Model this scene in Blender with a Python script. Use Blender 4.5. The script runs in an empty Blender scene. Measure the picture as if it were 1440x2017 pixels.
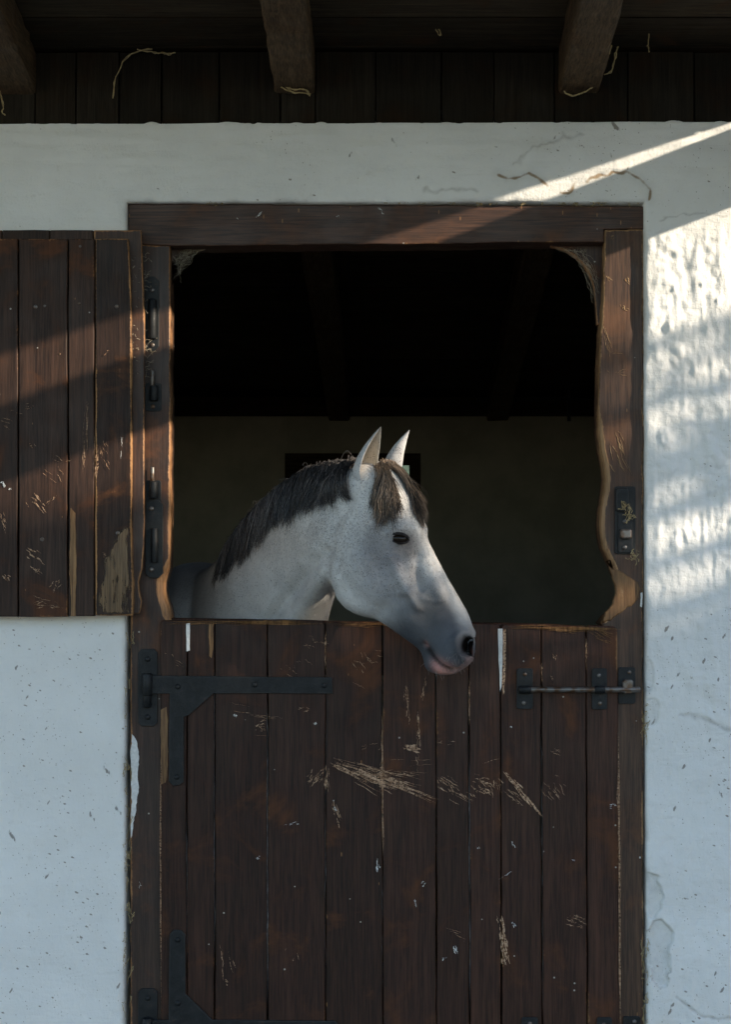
import bpy, math, random
import numpy as np
from mathutils import Vector
from mathutils.bvhtree import BVHTree

random.seed(7); RNG = np.random.default_rng(11)
sc = bpy.context.scene
COL = sc.collection

# ------------------------------------------------------------------ camera
F = 3846.0                       # focal length in photo pixels (1440 wide)
CD, CZ, TILT = 5.0, 1.45, math.atan(0.0288)
cd = bpy.data.cameras.new('camera'); cam = bpy.data.objects.new('camera', cd); COL.objects.link(cam)
cam.location = (0, -CD, CZ); cam.rotation_euler = (math.pi/2 + TILT, 0, 0)
cd.sensor_fit = 'HORIZONTAL'; cd.sensor_width = 36; cd.lens = F/1440*36
cd.clip_start = .05; cd.clip_end = 2000
sc.camera = cam

# ------------------------------------------------------------------ light
SUN = np.array([.86, -.43, .33]); SUN /= np.linalg.norm(SUN)
w = bpy.data.worlds.new('World'); sc.world = w; w.use_nodes = True
wn = w.node_tree; wn.nodes.clear()
sky = wn.nodes.new('ShaderNodeTexSky'); sky.sky_type = 'NISHITA'; sky.sun_disc = False
sky.sun_elevation = math.asin(SUN[2]); sky.sun_rotation = math.atan2(SUN[0], SUN[1])
sky.air_density = 1.0; sky.dust_density = .3; sky.ozone_density = 1.4
bg = wn.nodes.new('ShaderNodeBackground'); bg.inputs[1].default_value = .15
wo = wn.nodes.new('ShaderNodeOutputWorld')
wn.links.new(sky.outputs[0], bg.inputs[0]); wn.links.new(bg.outputs[0], wo.inputs[0])
sl = bpy.data.lights.new('sun', 'SUN'); sl.energy = 3.5; sl.angle = math.radians(.55); sl.color = (1, .86, .68)
so = bpy.data.objects.new('sun', sl); COL.objects.link(so)
so.rotation_euler = Vector(-SUN).to_track_quat('-Z', 'Y').to_euler()
sc.view_settings.view_transform = 'Standard'; sc.view_settings.look = 'None'
sc.view_settings.exposure = 1.25; sc.view_settings.gamma = 1.0
sc.view_settings.use_curve_mapping = False
sc.render.engine = 'CYCLES'
sc.cycles.use_denoising = True
sc.cycles.max_bounces = 8; sc.cycles.diffuse_bounces = 5; sc.cycles.transparent_max_bounces = 8
sc.cycles.sample_clamp_indirect = 6

# ------------------------------------------------------------------ pixel <-> place
CT, ST = math.cos(TILT), math.sin(TILT)
def ray(px, py):
    x, u = (px-720)/F, (1008.5-py)/F
    return np.array([x, CT - u*ST, ST + u*CT])
CAM = np.array([0, -CD, CZ])
def P(px, py, y=0.0):
    d = ray(px, py); return CAM + d*((y+CD)/d[1])
def X(px, y=0.0): return (px-720)/F*(CD+y)
def Z(py, y=0.0): return P(720, py, y)[2]
def project(v):
    q = v - CAM
    f = q[:, 1]*CT + q[:, 2]*ST; u = -q[:, 1]*ST + q[:, 2]*CT
    return 720 + q[:, 0]/f*F, 1008.5 - u/f*F
S = CD/F                         # metres per pixel on the wall

# ------------------------------------------------------------------ mesh helpers
def mesh_from(name, v, faces, mats, smooth=False, attrs=None, colors=None):
    me = bpy.data.meshes.new(name)
    if isinstance(faces, np.ndarray):
        n, k = faces.shape
        me.vertices.add(len(v)); me.vertices.foreach_set('co', np.ascontiguousarray(v, dtype=np.float32).ravel())
        me.loops.add(n*k); me.loops.foreach_set('vertex_index', np.ascontiguousarray(faces, dtype=np.int32).ravel())
        me.polygons.add(n); me.polygons.foreach_set('loop_start', np.arange(0, n*k, k, dtype=np.int32))
        me.update(calc_edges=True)
    else:
        me.from_pydata([tuple(map(float, p)) for p in v], [], faces); me.update()
    for a, val in (attrs or {}).items():
        at = me.attributes.new(a, 'FLOAT', 'POINT'); at.data.foreach_set('value', np.asarray(val, dtype=np.float32))
    for a, val in (colors or {}).items():
        at = me.attributes.new(a, 'FLOAT_COLOR', 'POINT'); at.data.foreach_set('color', np.asarray(val, dtype=np.float32).ravel())
    for m in (mats if isinstance(mats, (list, tuple)) else [mats]): me.materials.append(m)
    if smooth: me.polygons.foreach_set('use_smooth', np.ones(len(me.polygons), bool))
    me.validate()
    return me
def link(name, me, parent=None, loc=None):
    o = bpy.data.objects.new(name, me); COL.objects.link(o)
    if loc is not None: o.location = loc
    if parent is not None: o.parent = parent; o.matrix_parent_inverse = parent_inv(parent)
    return o
def parent_inv(p):
    from mathutils import Matrix
    m = Matrix.Translation(p.location)
    if p.parent: m = Matrix.Translation(world_loc(p))
    return m.inverted()
def world_loc(o):
    return WL[o.name]
WL = {}
def obj(name, v, faces, mat, parent=None, smooth=False, attrs=None, colors=None, centre=True):
    """one mesh object, its origin at the middle of its geometry"""
    v = np.asarray(v, float)
    c = (v.min(0)+v.max(0))/2 if centre else np.zeros(3)
    o = link(name, mesh_from(name, v-c, faces, mat, smooth, attrs, colors))
    o.location = c; WL[o.name] = Vector(c)
    if parent is not None:
        o.parent = parent; o.location = Vector(c) - WL[parent.name]
    return o
def empty(name, loc, parent=None):
    o = bpy.data.objects.new(name, None); COL.objects.link(o); o.empty_display_size = .1
    WL[o.name] = Vector(loc); o.location = Vector(loc)
    if parent is not None: o.parent = parent; o.location = Vector(loc) - WL[parent.name]
    return o
def tag(o, label=None, cat=None, group=None, kind=None):
    if label: o['label'] = label
    if cat: o['category'] = cat
    if group: o['group'] = group
    if kind: o['kind'] = kind
    return o

def box_mesh(x0, x1, y0, y1, z0, z1):
    v = [(x, y, z) for x in (x0, x1) for y in (y0, y1) for z in (z0, z1)]
    f = [(0,1,3,2), (4,6,7,5), (0,4,5,1), (2,3,7,6), (0,2,6,4), (1,5,7,3)]
    return v, f
def resample(poly, step, jit, closed=True, seed=0):
    rg = np.random.default_rng(seed); out = []; n = len(poly)
    for i in range(n):
        a, b = np.array(poly[i], float), np.array(poly[(i+1) % n], float)
        L = np.linalg.norm(b-a); k = max(1, int(L/step))
        t = (b-a)/max(L, 1e-9); nn = np.array([-t[1], t[0]])
        w_ = 0
        for j in range(k):
            w_ = .7*w_ + rg.normal(0, jit)
            out.append(a + (b-a)*j/k + (nn*w_ if j else 0))
    return np.array(out)
def inset(p, d):
    """move every vertex of a CCW polygon inwards by d (array)"""
    a = np.roll(p, 1, 0); b = np.roll(p, -1, 0)
    e1 = p-a; e1 /= np.linalg.norm(e1, axis=1)[:, None]+1e-12
    e2 = b-p; e2 /= np.linalg.norm(e2, axis=1)[:, None]+1e-12
    n1 = np.c_[-e1[:, 1], e1[:, 0]]; n2 = np.c_[-e2[:, 1], e2[:, 0]]
    m = n1+n2; m /= np.maximum((m*n1).sum(1), .35)[:, None]*1.0/1.0
    l = np.maximum((m*n1).sum(1), 1e-6)
    return p + m/np.maximum(l, .5)[:, None]*np.asarray(d)[:, None] if np.ndim(d) else p + m/np.maximum(l, .5)[:, None]*d
def area(p):
    return .5*np.sum(p[:, 0]*np.roll(p[:, 1], -1) - np.roll(p[:, 0], -1)*p[:, 1])
def prism_xz(name, poly, y0, thick, mat, parent=None, bev=.0015, step=.03, jit=.0004, chew=None, seed=None, edge=.005, tilt=0.0):
    """a board: outline in wall coordinates (x, z), front face at y0; rounded worn edges; chew = function(x, z) -> extra rounding"""
    seed = random.randrange(10**6) if seed is None else seed
    p = np.array(poly, float)
    if area(p) < 0: p = p[::-1]
    p = resample(p, step, jit, seed=seed)
    n = len(p)
    b = np.full(n, bev)
    if chew is not None: b = b + np.array([chew(x, z) for x, z in p])
    r1 = inset(p, b*.35); r2 = inset(p, b); r3 = inset(r2, edge)
    dy = np.minimum(b, thick*.45)
    rings = [(p, y0+dy*1.0, 1.0), (r1, y0+dy*.35, 1.0), (r2, np.full(n, y0), .8), (r3, np.full(n, y0), 0.0)]
    v = [np.c_[p[:, 0], np.full(n, y0+thick), p[:, 1]]]; wear = [np.full(n, .5)]
    chewv = np.clip((b-bev)/.01, 0, 1)
    for q, yy, we in rings:
        yy = np.asarray(yy)
        if tilt: yy = yy + tilt*(q[:, 0]-p[:, 0].mean())
        v.append(np.c_[q[:, 0], yy, q[:, 1]]); wear.append(np.maximum(np.full(n, we), chewv*1.6 if we > 0 else 0))
    V = np.concatenate(v); W = np.concatenate(wear); f = []
    for k in range(4):
        for i in range(n):
            j = (i+1) % n
            f.append((k*n+i, k*n+j, (k+1)*n+j, (k+1)*n+i))
    f.append(tuple(range(4*n, 5*n)))
    f.append(tuple(range(n-1, -1, -1)))
    return obj(name, V, f, mat, parent, attrs={'wear': W})
def board(name, pts, y0, thick, mat, parent=None, **k):
    """like prism_xz with the outline given in photo pixels on the plane y0"""
    return prism_xz(name, [P(a, b, y0)[[0, 2]] for a, b in pts], y0, thick, mat, parent, **k)
def plate(name, x0, y0, x1, y1, yf, th, mat, parent=None, r=4, **k):
    pts = [(x0+r, y1), (x1-r, y1), (x1, y1-r), (x1, y0+r), (x1-r, y0), (x0+r, y0), (x0, y0+r), (x0, y1-r)]
    return board(name, pts, yf, th, mat, parent, **dict(dict(bev=.001, edge=.001, step=.05, jit=.0001), **k))

def tubes(pts, rad, sides=3, ref=(.3, .9, .2)):
    """pts (N,K,3), rad (N,K) -> verts, quads of N tapered tubes"""
    pts = np.asarray(pts, float); N, K, _ = pts.shape
    t = np.gradient(pts, axis=1); t /= np.linalg.norm(t, axis=2)[..., None]+1e-12
    a = np.cross(t, np.array(ref)); a /= np.linalg.norm(a, axis=2)[..., None]+1e-12
    b = np.cross(t, a)
    ang = np.arange(sides)*2*np.pi/sides
    v = pts[:, :, None, :] + rad[:, :, None, None]*(a[:, :, None, :]*np.cos(ang)[:, None] + b[:, :, None, :]*np.sin(ang)[:, None])
    idx = np.arange(N*K*sides).reshape(N, K, sides)
    i0 = idx[:, :-1, :]; i1 = idx[:, 1:, :]
    q = np.stack([i0, np.roll(i0, -1, 2), np.roll(i1, -1, 2), i1], -1).reshape(-1, 4)
    return v.reshape(-1, 3), q
def rod(name, a, b, r, mat, parent=None, sides=14, capr=.85):
    a, b = np.array(a, float), np.array(b, float); d = (b-a)/np.linalg.norm(b-a)
    u = np.cross(d, (.31, .77, .55)); u /= np.linalg.norm(u); w_ = np.cross(d, u)
    v = []; f = []
    rows = [(a, r*capr), (a+d*r*.25, r), (b-d*r*.25, r), (b, r*capr)]
    for c, rr in rows:
        for k in range(sides):
            an = 2*math.pi*k/sides; v.append(c + rr*(u*math.cos(an)+w_*math.sin(an)))
    for i in range(3):
        for k in range(sides):
            j = (k+1) % sides; f.append((i*sides+k, i*sides+j, (i+1)*sides+j, (i+1)*sides+k))
    f.append(tuple(range(sides-1, -1, -1))); f.append(tuple(range(3*sides, 4*sides)))
    o = obj(name, v, f, mat, parent, smooth=False)
    for p_ in o.data.polygons: p_.use_smooth = len(p_.vertices) == 4
    return o
def dome(name, px, py, y, r, mat, parent=None, h=.5):
    c = P(px, py, y); v = []; f = []; n = 10
    for i, (rr, yy) in enumerate(((1, 0), (.85, .55), (.45, .9))):
        for k in range(n):
            a = 2*math.pi*k/n; v.append(c + np.array([r*rr*math.cos(a), -r*h*yy, r*rr*math.sin(a)]))
    v.append(c + np.array([0, -r*h, 0]))
    for i in range(2):
        for k in range(n):
            j = (k+1) % n; f.append((i*n+k, i*n+j, (i+1)*n+j, (i+1)*n+k))
    for k in range(n): f.append((2*n+k, 2*n+(k+1) % n, 3*n))
    return obj(name, v, f, mat, parent, smooth=True)

# ------------------------------------------------------------------ node helpers
class G:
    def __init__(s, name):
        s.m = bpy.data.materials.new(name); s.m.use_nodes = True
        s.t = s.m.node_tree; s.t.nodes.clear()
        s.out = s.t.nodes.new('ShaderNodeOutputMaterial')
        s.b = s.t.nodes.new('ShaderNodeBsdfPrincipled'); s.t.links.new(s.b.outputs[0], s.out.inputs[0])
    def n(s, ty, **k):
        x = s.t.nodes.new('ShaderNode'+ty)
        for a, b in k.items(): setattr(x, a, b)
        return x
    def set(s, sock, val):
        if val is None: return
        if isinstance(val, bpy.types.NodeSocket): s.t.links.new(val, sock)
        else:
            if sock.type == 'RGBA' and len(val) == 3: val = (*val, 1)
            sock.default_value = val
    def math(s, op, a, b=None, c=None, clamp=False):
        x = s.n('Math', operation=op, use_clamp=clamp); s.set(x.inputs[0], a); s.set(x.inputs[1], b)
        if c is not None: s.set(x.inputs[2], c)
        return x.outputs[0]
    def vmul(s, a, b):
        x = s.n('VectorMath', operation='MULTIPLY'); s.set(x.inputs[0], a); s.set(x.inputs[1], b); return x.outputs[0]
    def vadd(s, a, b):
        x = s.n('VectorMath', operation='ADD'); s.set(x.inputs[0], a); s.set(x.inputs[1], b); return x.outputs[0]
    def noise(s, v, scale, detail=4, rough=.55, dist=0):
        x = s.n('TexNoise'); s.set(x.inputs['Vector'], v); x.inputs['Scale'].default_value = scale
        x.inputs['Detail'].default_value = detail; x.inputs['Roughness'].default_value = rough
        x.inputs['Distortion'].default_value = dist
        return x.outputs[0]
    def voro(s, v, scale, feature='F1'):
        x = s.n('TexVoronoi', feature=feature); s.set(x.inputs['Vector'], v); x.inputs['Scale'].default_value = scale
        return x
    def ss(s, v, a, b, lo=0., hi=1.):
        x = s.n('MapRange', interpolation_type='SMOOTHSTEP'); s.set(x.inputs[0], v)
        for i, q in enumerate((a, b, lo, hi)): s.set(x.inputs[i+1], q)
        return x.outputs[0]
    def mix(s, f, a, b, mode='MIX'):
        x = s.n('Mix', data_type='RGBA', blend_type=mode); s.set(x.inputs[0], f); s.set(x.inputs[6], a); s.set(x.inputs[7], b)
        return x.outputs[2]
    def attr(s, name, out='Fac'):
        x = s.n('Attribute', attribute_name=name); return x.outputs[out]
    def coords(s, random_off=True):
        tc = s.n('TexCoord').outputs['Object']
        if not random_off: return tc
        r = s.n('ObjectInfo').outputs['Random']
        c = s.n('CombineXYZ'); s.set(c.inputs[0], s.math('MULTIPLY', r, 37.)); s.set(c.inputs[1], s.math('MULTIPLY', r, 91.)); s.set(c.inputs[2], s.math('MULTIPLY', r, 53.))
        return s.vadd(tc, c.outputs[0])
    def bump(s, h, strength, dist, normal=None):
        x = s.n('Bump'); x.inputs['Strength'].default_value = strength; x.inputs['Distance'].default_value = dist
        s.set(x.inputs['Height'], h)
        if normal is not None: s.set(x.inputs['Normal'], normal)
        return x.outputs[0]
    def done(s, color=None, rough=None, normal=None, **k):
        s.set(s.b.inputs['Base Color'], color); s.set(s.b.inputs['Roughness'], rough); s.set(s.b.inputs['Normal'], normal)
        for a, v in k.items(): s.set(s.b.inputs[a.replace('_', ' ')], v)
        return s.m

def wood(name, dark, light, raw, axis='Z', wearlo=.60, wearhi=.74, edgek=.34, rough=.5, bump=.5, specks=True, scuff=.0, spec=.4):
    g = G(name); v = g.coords()
    st = {'Z': (1, 1, .045), 'X': (.045, 1, 1), 'Y': (1, .045, 1)}[axis]
    vs = g.vmul(v, st)
    warp = g.noise(v, 3, 2)
    vs = g.vadd(vs, g.vmul(g.n('CombineXYZ').outputs[0], (0, 0, 0)))
    grain = g.noise(vs, 240, 6, .62, .4); g2 = g.noise(vs, 55, 4, .6, .8)
    patch = g.noise(v, 7, 6, .62, .5); fine = g.noise(v, 160, 3, .6)
    rnd = g.n('ObjectInfo').outputs['Random']
    col = g.mix(g.ss(grain, .3, .72), dark, light)
    col = g.mix(g.math('MULTIPLY', g.ss(g2, .45, .75), .45), col, tuple(min(1, c*1.7) for c in light))
    tone = g.math('MULTIPLY_ADD', rnd, .55, .72)
    tc = g.n('CombineXYZ')
    for i in range(3): g.set(tc.inputs[i], tone)
    col = g.mix(1.0, col, tc.outputs[0], 'MULTIPLY')
    # warm worn stain where the finish has thinned
    warm = tuple(r*.35 for r in raw)
    col = g.mix(g.math('MULTIPLY', g.ss(patch, .52, .72), .55+scuff), col, (warm[0], warm[1]*.72, warm[2]*.6))
    wear = g.attr('wear')
    score = g.math('ADD', g.math('MULTIPLY', patch, .5), g.math('ADD', g.math('MULTIPLY', g2, .3), g.math('MULTIPLY', fine, .2)))
    score = g.math('ADD', score, g.math('MULTIPLY', wear, edgek*.45))
    m = g.ss(score, wearlo, wearhi)
    rawc = g.mix(g.ss(grain, .3, .7), tuple(r*.55 for r in raw), raw)
    col = g.mix(m, col, rawc)
    if specks:
        vo = g.voro(v, 38); cut = g.math('LESS_THAN', vo.outputs['Distance'], .09)
        sel = g.math('GREATER_THAN', g.n('SeparateColor').outputs[0], 2)
        sp = g.n('SeparateColor'); g.set(sp.inputs[0], vo.outputs['Color'])
        sel = g.math('GREATER_THAN', sp.outputs[0], .93)
        col = g.mix(g.math('MULTIPLY', g.math('MULTIPLY', cut, sel), .8), col, (.42, .38, .33))
        vo2 = g.voro(g.vmul(v, (1, 1, .25)), 55); cut2 = g.math('LESS_THAN', vo2.outputs['Distance'], .08)
        sp2 = g.n('SeparateColor'); g.set(sp2.inputs[0], vo2.outputs['Color'])
        col = g.mix(g.math('MULTIPLY', g.math('MULTIPLY', cut2, g.math('GREATER_THAN', sp2.outputs[1], .9)), .7), col, (.30, .15, .06))
    ro = g.ss(patch, .3, .7, rough-.1, rough+.14)
    h = g.math('ADD', g.math('MULTIPLY', grain, .6), g.math('MULTIPLY', g2, .9))
    h = g.math('SUBTRACT', h, g.math('MULTIPLY', m, .5))
    return g.done(col, ro, g.bump(h, bump, .0016), Specular_IOR_Level=spec)

M = {}
M['door'] = wood('door_wood', (.0170, .0080, .0054), (.053, .0225, .0140), (.30, .155, .07), 'Z', .635, .72, .20, .52, spec=.24, scuff=.2)
M['shutter'] = wood('shutter_wood', (.019, .0105, .0075), (.052, .027, .018), (.34, .165, .07), 'Z', .635, .72, .22, .52, spec=.22, scuff=.15)
M['shutter_edge'] = wood('shutter_edge_wood', (.019, .0105, .0075), (.052, .027, .018), (.48, .25, .105), 'Z', .60, .72, .50, .52, spec=.22)
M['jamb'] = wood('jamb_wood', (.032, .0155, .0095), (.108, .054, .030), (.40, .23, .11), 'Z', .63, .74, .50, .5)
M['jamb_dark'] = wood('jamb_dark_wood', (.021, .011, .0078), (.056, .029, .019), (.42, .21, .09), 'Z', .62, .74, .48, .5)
M['header'] = wood('header_wood', (.021, .0105, .0075), (.072, .034, .021), (.36, .19, .085), 'X', .65, .74, .22, .5)
M['eave'] = wood('eave_board_wood', (.010, .008, .0055), (.022, .017, .012), (.08, .055, .03), 'Z', .66, .80, .1, .8, specks=False, spec=.15)
M['deck'] = wood('roof_board_wood', (.022, .016, .010), (.055, .040, .024), (.20, .13, .07), 'X', .64, .78, .12, .8, specks=False, spec=.15)
M['rafter'] = wood('rafter_wood', (.040, .027, .016), (.12, .078, .042), (.22, .14, .075), 'Y', .60, .74, .2, .75, bump=.8, specks=False, spec=.2)

def m_iron():
    g = G('black_iron'); v = g.coords()
    n1 = g.noise(v, 30, 6, .65); n2 = g.noise(v, 260, 4, .6)
    col = g.mix(g.ss(n1, .35, .7), (.0055, .0070, .0082), (.0150, .0170, .0185))
    col = g.mix(g.math('MULTIPLY', g.ss(n1, .6, .74), .5), col, (.085, .038, .018))
    col = g.mix(g.math('MULTIPLY', g.attr('wear'), .16), col, (.10, .095, .09))
    h = g.math('ADD', n1, g.math('MULTIPLY', n2, .5))
    return g.done(col, g.ss(n2, .3, .7, .42, .66), g.bump(h, .55, .0018), Specular_IOR_Level=.3)
M['iron'] = m_iron()
def m_steel():
    g = G('worn_steel'); v = g.coords(); n1 = g.noise(v, 60, 5)
    col = g.mix(g.ss(n1, .4, .65), (.16, .15, .14), (.10, .055, .03))
    return g.done(col, .42, g.bump(n1, .3, .001), Metallic=.55)
M['steel'] = m_steel()

def m_plaster():
    g = G('whitewashed_plaster'); v = g.coords(False)
    n1 = g.noise(v, 3.5, 5, .6); n2 = g.noise(v, 45, 6, .65); n3 = g.noise(g.vmul(v, (1, 1, .35)), 180, 4, .6)
    col = g.mix(g.ss(n1, .3, .7), (.76, .755, .73), (.83, .825, .80))
    col = g.mix(g.math('MULTIPLY', g.ss(n2, .58, .75), .22), col, (.52, .49, .43))
    # fly dirt and straw bits
    sz = g.n('SeparateXYZ'); g.set(sz.inputs[0], v)
    clus = g.math('MULTIPLY', g.ss(g.noise(v, 2.2, 3), .34, .62, .5, 1.), g.ss(sz.outputs[2], 1.9, 1.1, .66, 1.))
    for sc_, thr, rad, c, rot, st_ in ((20, .86, .11, (.10, .075, .05), .6, .32), (34, .88, .13, (.12, .09, .06), -.5, .4), (60, .88, .15, (.17, .13, .09), 1.2, .5), (130, .90, .18, (.25, .21, .16), .2, .8)):
        mp = g.n('Mapping'); g.set(mp.inputs[0], v); mp.inputs['Rotation'].default_value = (0, rot, 0)
        vo = g.voro(g.vmul(mp.outputs[0], (1, 1, st_)), sc_)
        sp = g.n('SeparateColor'); g.set(sp.inputs[0], vo.outputs['Color'])
        d = g.math('ADD', vo.outputs['Distance'], g.math('MULTIPLY', g.math('SUBTRACT', n3, .5), .30))
        m = g.math('MULTIPLY', g.ss(d, rad, rad*.55), g.math('GREATER_THAN', g.math('MULTIPLY', sp.outputs[0], clus), thr-.40))
        col = g.mix(g.math('MULTIPLY', m, .7), col, c)
    st = g.attr('stain')
    stn = g.ss(g.math('ADD', st, g.math('MULTIPLY', g.math('SUBTRACT', n2, .5), .7)), .25, .8)
    col = g.mix(stn, col, g.mix(n2, (.46, .35, .23), (.24, .17, .11)))
    gr = g.attr('grime')
    col = g.mix(g.math('MULTIPLY', gr, g.ss(n2, .25, .75, .3, 1.)), col, (.24, .225, .20))
    trw = g.noise(g.vmul(v, (.22, 1, 1)), 38, 4, .6, .6)
    h = g.math('ADD', g.math('MULTIPLY', n2, .7), g.math('ADD', g.math('MULTIPLY', n3, .3), g.math('MULTIPLY', trw, .7)))
    return g.done(col, .85, g.bump(h, .7, .0055), Specular_IOR_Level=.2)
M['plaster'] = m_plaster()
def plain(name, c1, c2, scale=20, rough=.8, bump=.3, dist=.003, spec=.3, **k):
    g = G(name); v = g.coords(); n1 = g.noise(v, scale, 6, .62)
    return g.done(g.mix(g.ss(n1, .3, .7), c1, c2), rough, g.bump(n1, bump, dist), Specular_IOR_Level=spec, **k)
M['inwall'] = plain('dusty_plaster', (.38, .36, .29), (.52, .49, .40), 4, .95, .4, .01, .1)
M['ground'] = plain('yard_earth', (.19, .165, .13), (.28, .245, .20), 2.5, .95, .6, .03, .1)
M['straw'] = plain('straw_bedding', (.30, .22, .10), (.42, .33, .17), 30, .9, .8, .02, .1)
M['raw'] = plain('bare_wood', (.26, .15, .07), (.52, .36, .20), 90, .7, .3, .001)
M['white'] = plain('white_paint', (.62, .62, .60), (.78, .78, .76), 120, .6, .2, .001)
M['gnawed'] = wood('gnawed_wood', (.085, .042, .017), (.28, .15, .06), (.42, .28, .15), 'Z', .56, .74, .12, .6, bump=1.0, specks=False)
def faded(m, lo, hi, scale, stretch=(1, 1, .2)):
    """let patchy wear dissolve into the finish around it"""
    t = m.node_tree; g = G.__new__(G); g.m = m; g.t = t
    out = [x for x in t.nodes if x.type == 'OUTPUT_MATERIAL'][0]; b = [x for x in t.nodes if x.type == 'BSDF_PRINCIPLED'][0]
    v = g.vmul(g.coords(), stretch); n1 = g.noise(v, scale, 5, .65)
    a = g.ss(g.math('SUBTRACT', n1, g.math('MULTIPLY', g.attr('wear'), .32)), lo, hi)
    tr = g.n('BsdfTransparent'); mx = g.n('MixShader'); g.set(mx.inputs[0], a)
    t.links.new(tr.outputs[0], mx.inputs[1]); t.links.new(b.outputs[0], mx.inputs[2]); t.links.new(mx.outputs[0], out.inputs[0])
    return m
M['wornpatch'] = faded(wood('worn_patch_wood', (.075, .045, .022), (.22, .135, .065), (.40, .27, .14), 'Z', .58, .74, .05, .6, bump=1.0, specks=False), .36, .50, 60)
M['scar'] = faded(plain('scratched_wood', (.22, .115, .062), (.64, .43, .28), 140, .7, .3, .001), .40, .48, 210, (1, 1, 1))
M['web'] = plain('dusty_cobweb', (.30, .25, .18), (.45, .39, .30), 60, .9, .1, .001, .1)
M['hay'] = plain('dry_hay', (.34, .25, .12), (.50, .40, .22), 60, .8, .1, .001, .2)
M['roofing'] = plain('roofing_felt', (.05, .045, .04), (.08, .07, .06), 30, .9)
M['bark'] = plain('tree_bark', (.06, .045, .03), (.11, .085, .06), 25, .9, .8, .01)
def m_leaf():
    g = G('leaf'); v = g.coords(); n1 = g.noise(v, 9, 3)
    c = g.mix(g.ss(n1, .35, .65), (.035, .055, .018), (.075, .105, .03))
    return g.done(c, .6)
M['leaf'] = m_leaf()
def m_glass():
    g = G('dusty_glass'); v = g.coords(); n1 = g.noise(v, 12, 4)
    tr = g.n('BsdfTransparent'); tr.inputs[0].default_value = (.42, .46, .44, 1)
    g.done((.35, .36, .33), .25)
    mx = g.n('MixShader'); g.set(mx.inputs[0], g.ss(n1, .3, .7, .25, .5))
    g.t.links.new(tr.outputs[0], mx.inputs[1]); g.t.links.new(g.b.outputs[0], mx.inputs[2])
    g.t.links.new(mx.outputs[0], g.out.inputs[0])
    return g.m
M['glass'] = m_glass()

# ------------------------------------------------------------------ noise fields
def field(nx, nz, sx, sz, seed):
    rg = np.random.default_rng(seed); a = rg.normal(size=(nz, nx))
    fx = np.fft.fftfreq(nx)[None, :]; fz = np.fft.fftfreq(nz)[:, None]
    a = np.fft.ifft2(np.fft.fft2(a)*np.exp(-2*np.pi**2*((fx*sx)**2+(fz*sz)**2))).real
    return a/a.std()
class Field:
    def __init__(s, sx, sz, seed, cell=.004):
        s.c = cell; s.a = field(1024, 800, sx/cell, sz/cell, seed)
    def __call__(s, x, z):
        u = (x+2)/s.c; v = z/s.c; i = np.floor(u).astype(int); j = np.floor(v).astype(int); fu = u-i; fv = v-j
        A = s.a; W, H = A.shape[1], A.shape[0]
        return (A[j % H, i % W]*(1-fu)*(1-fv)+A[j % H, (i+1) % W]*fu*(1-fv)+A[(j+1) % H, i % W]*(1-fu)*fv+A[(j+1) % H, (i+1) % W]*fu*fv)
def sstep(x, a, b):
    t = np.clip((x-a)/(b-a), 0, 1); return t*t*(3-2*t)
def polydist(px, py, line):
    d = np.full(px.shape, 1e9)
    for (x0, y0), (x1, y1) in zip(line[:-1], line[1:]):
        dx, dy = x1-x0, y1-y0; t = np.clip(((px-x0)*dx+(py-y0)*dy)/(dx*dx+dy*dy+1e-9), 0, 1)
        d = np.minimum(d, np.hypot(px-x0-t*dx, py-y0-t*dy))
    return d

# ------------------------------------------------------------------ ground
tag(obj('ground', [(-300, -300, 0), (300, -300, 0), (300, 300, 0), (-300, 300, 0)], [(0, 1, 2, 3)], M['ground']), kind='structure')

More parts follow.
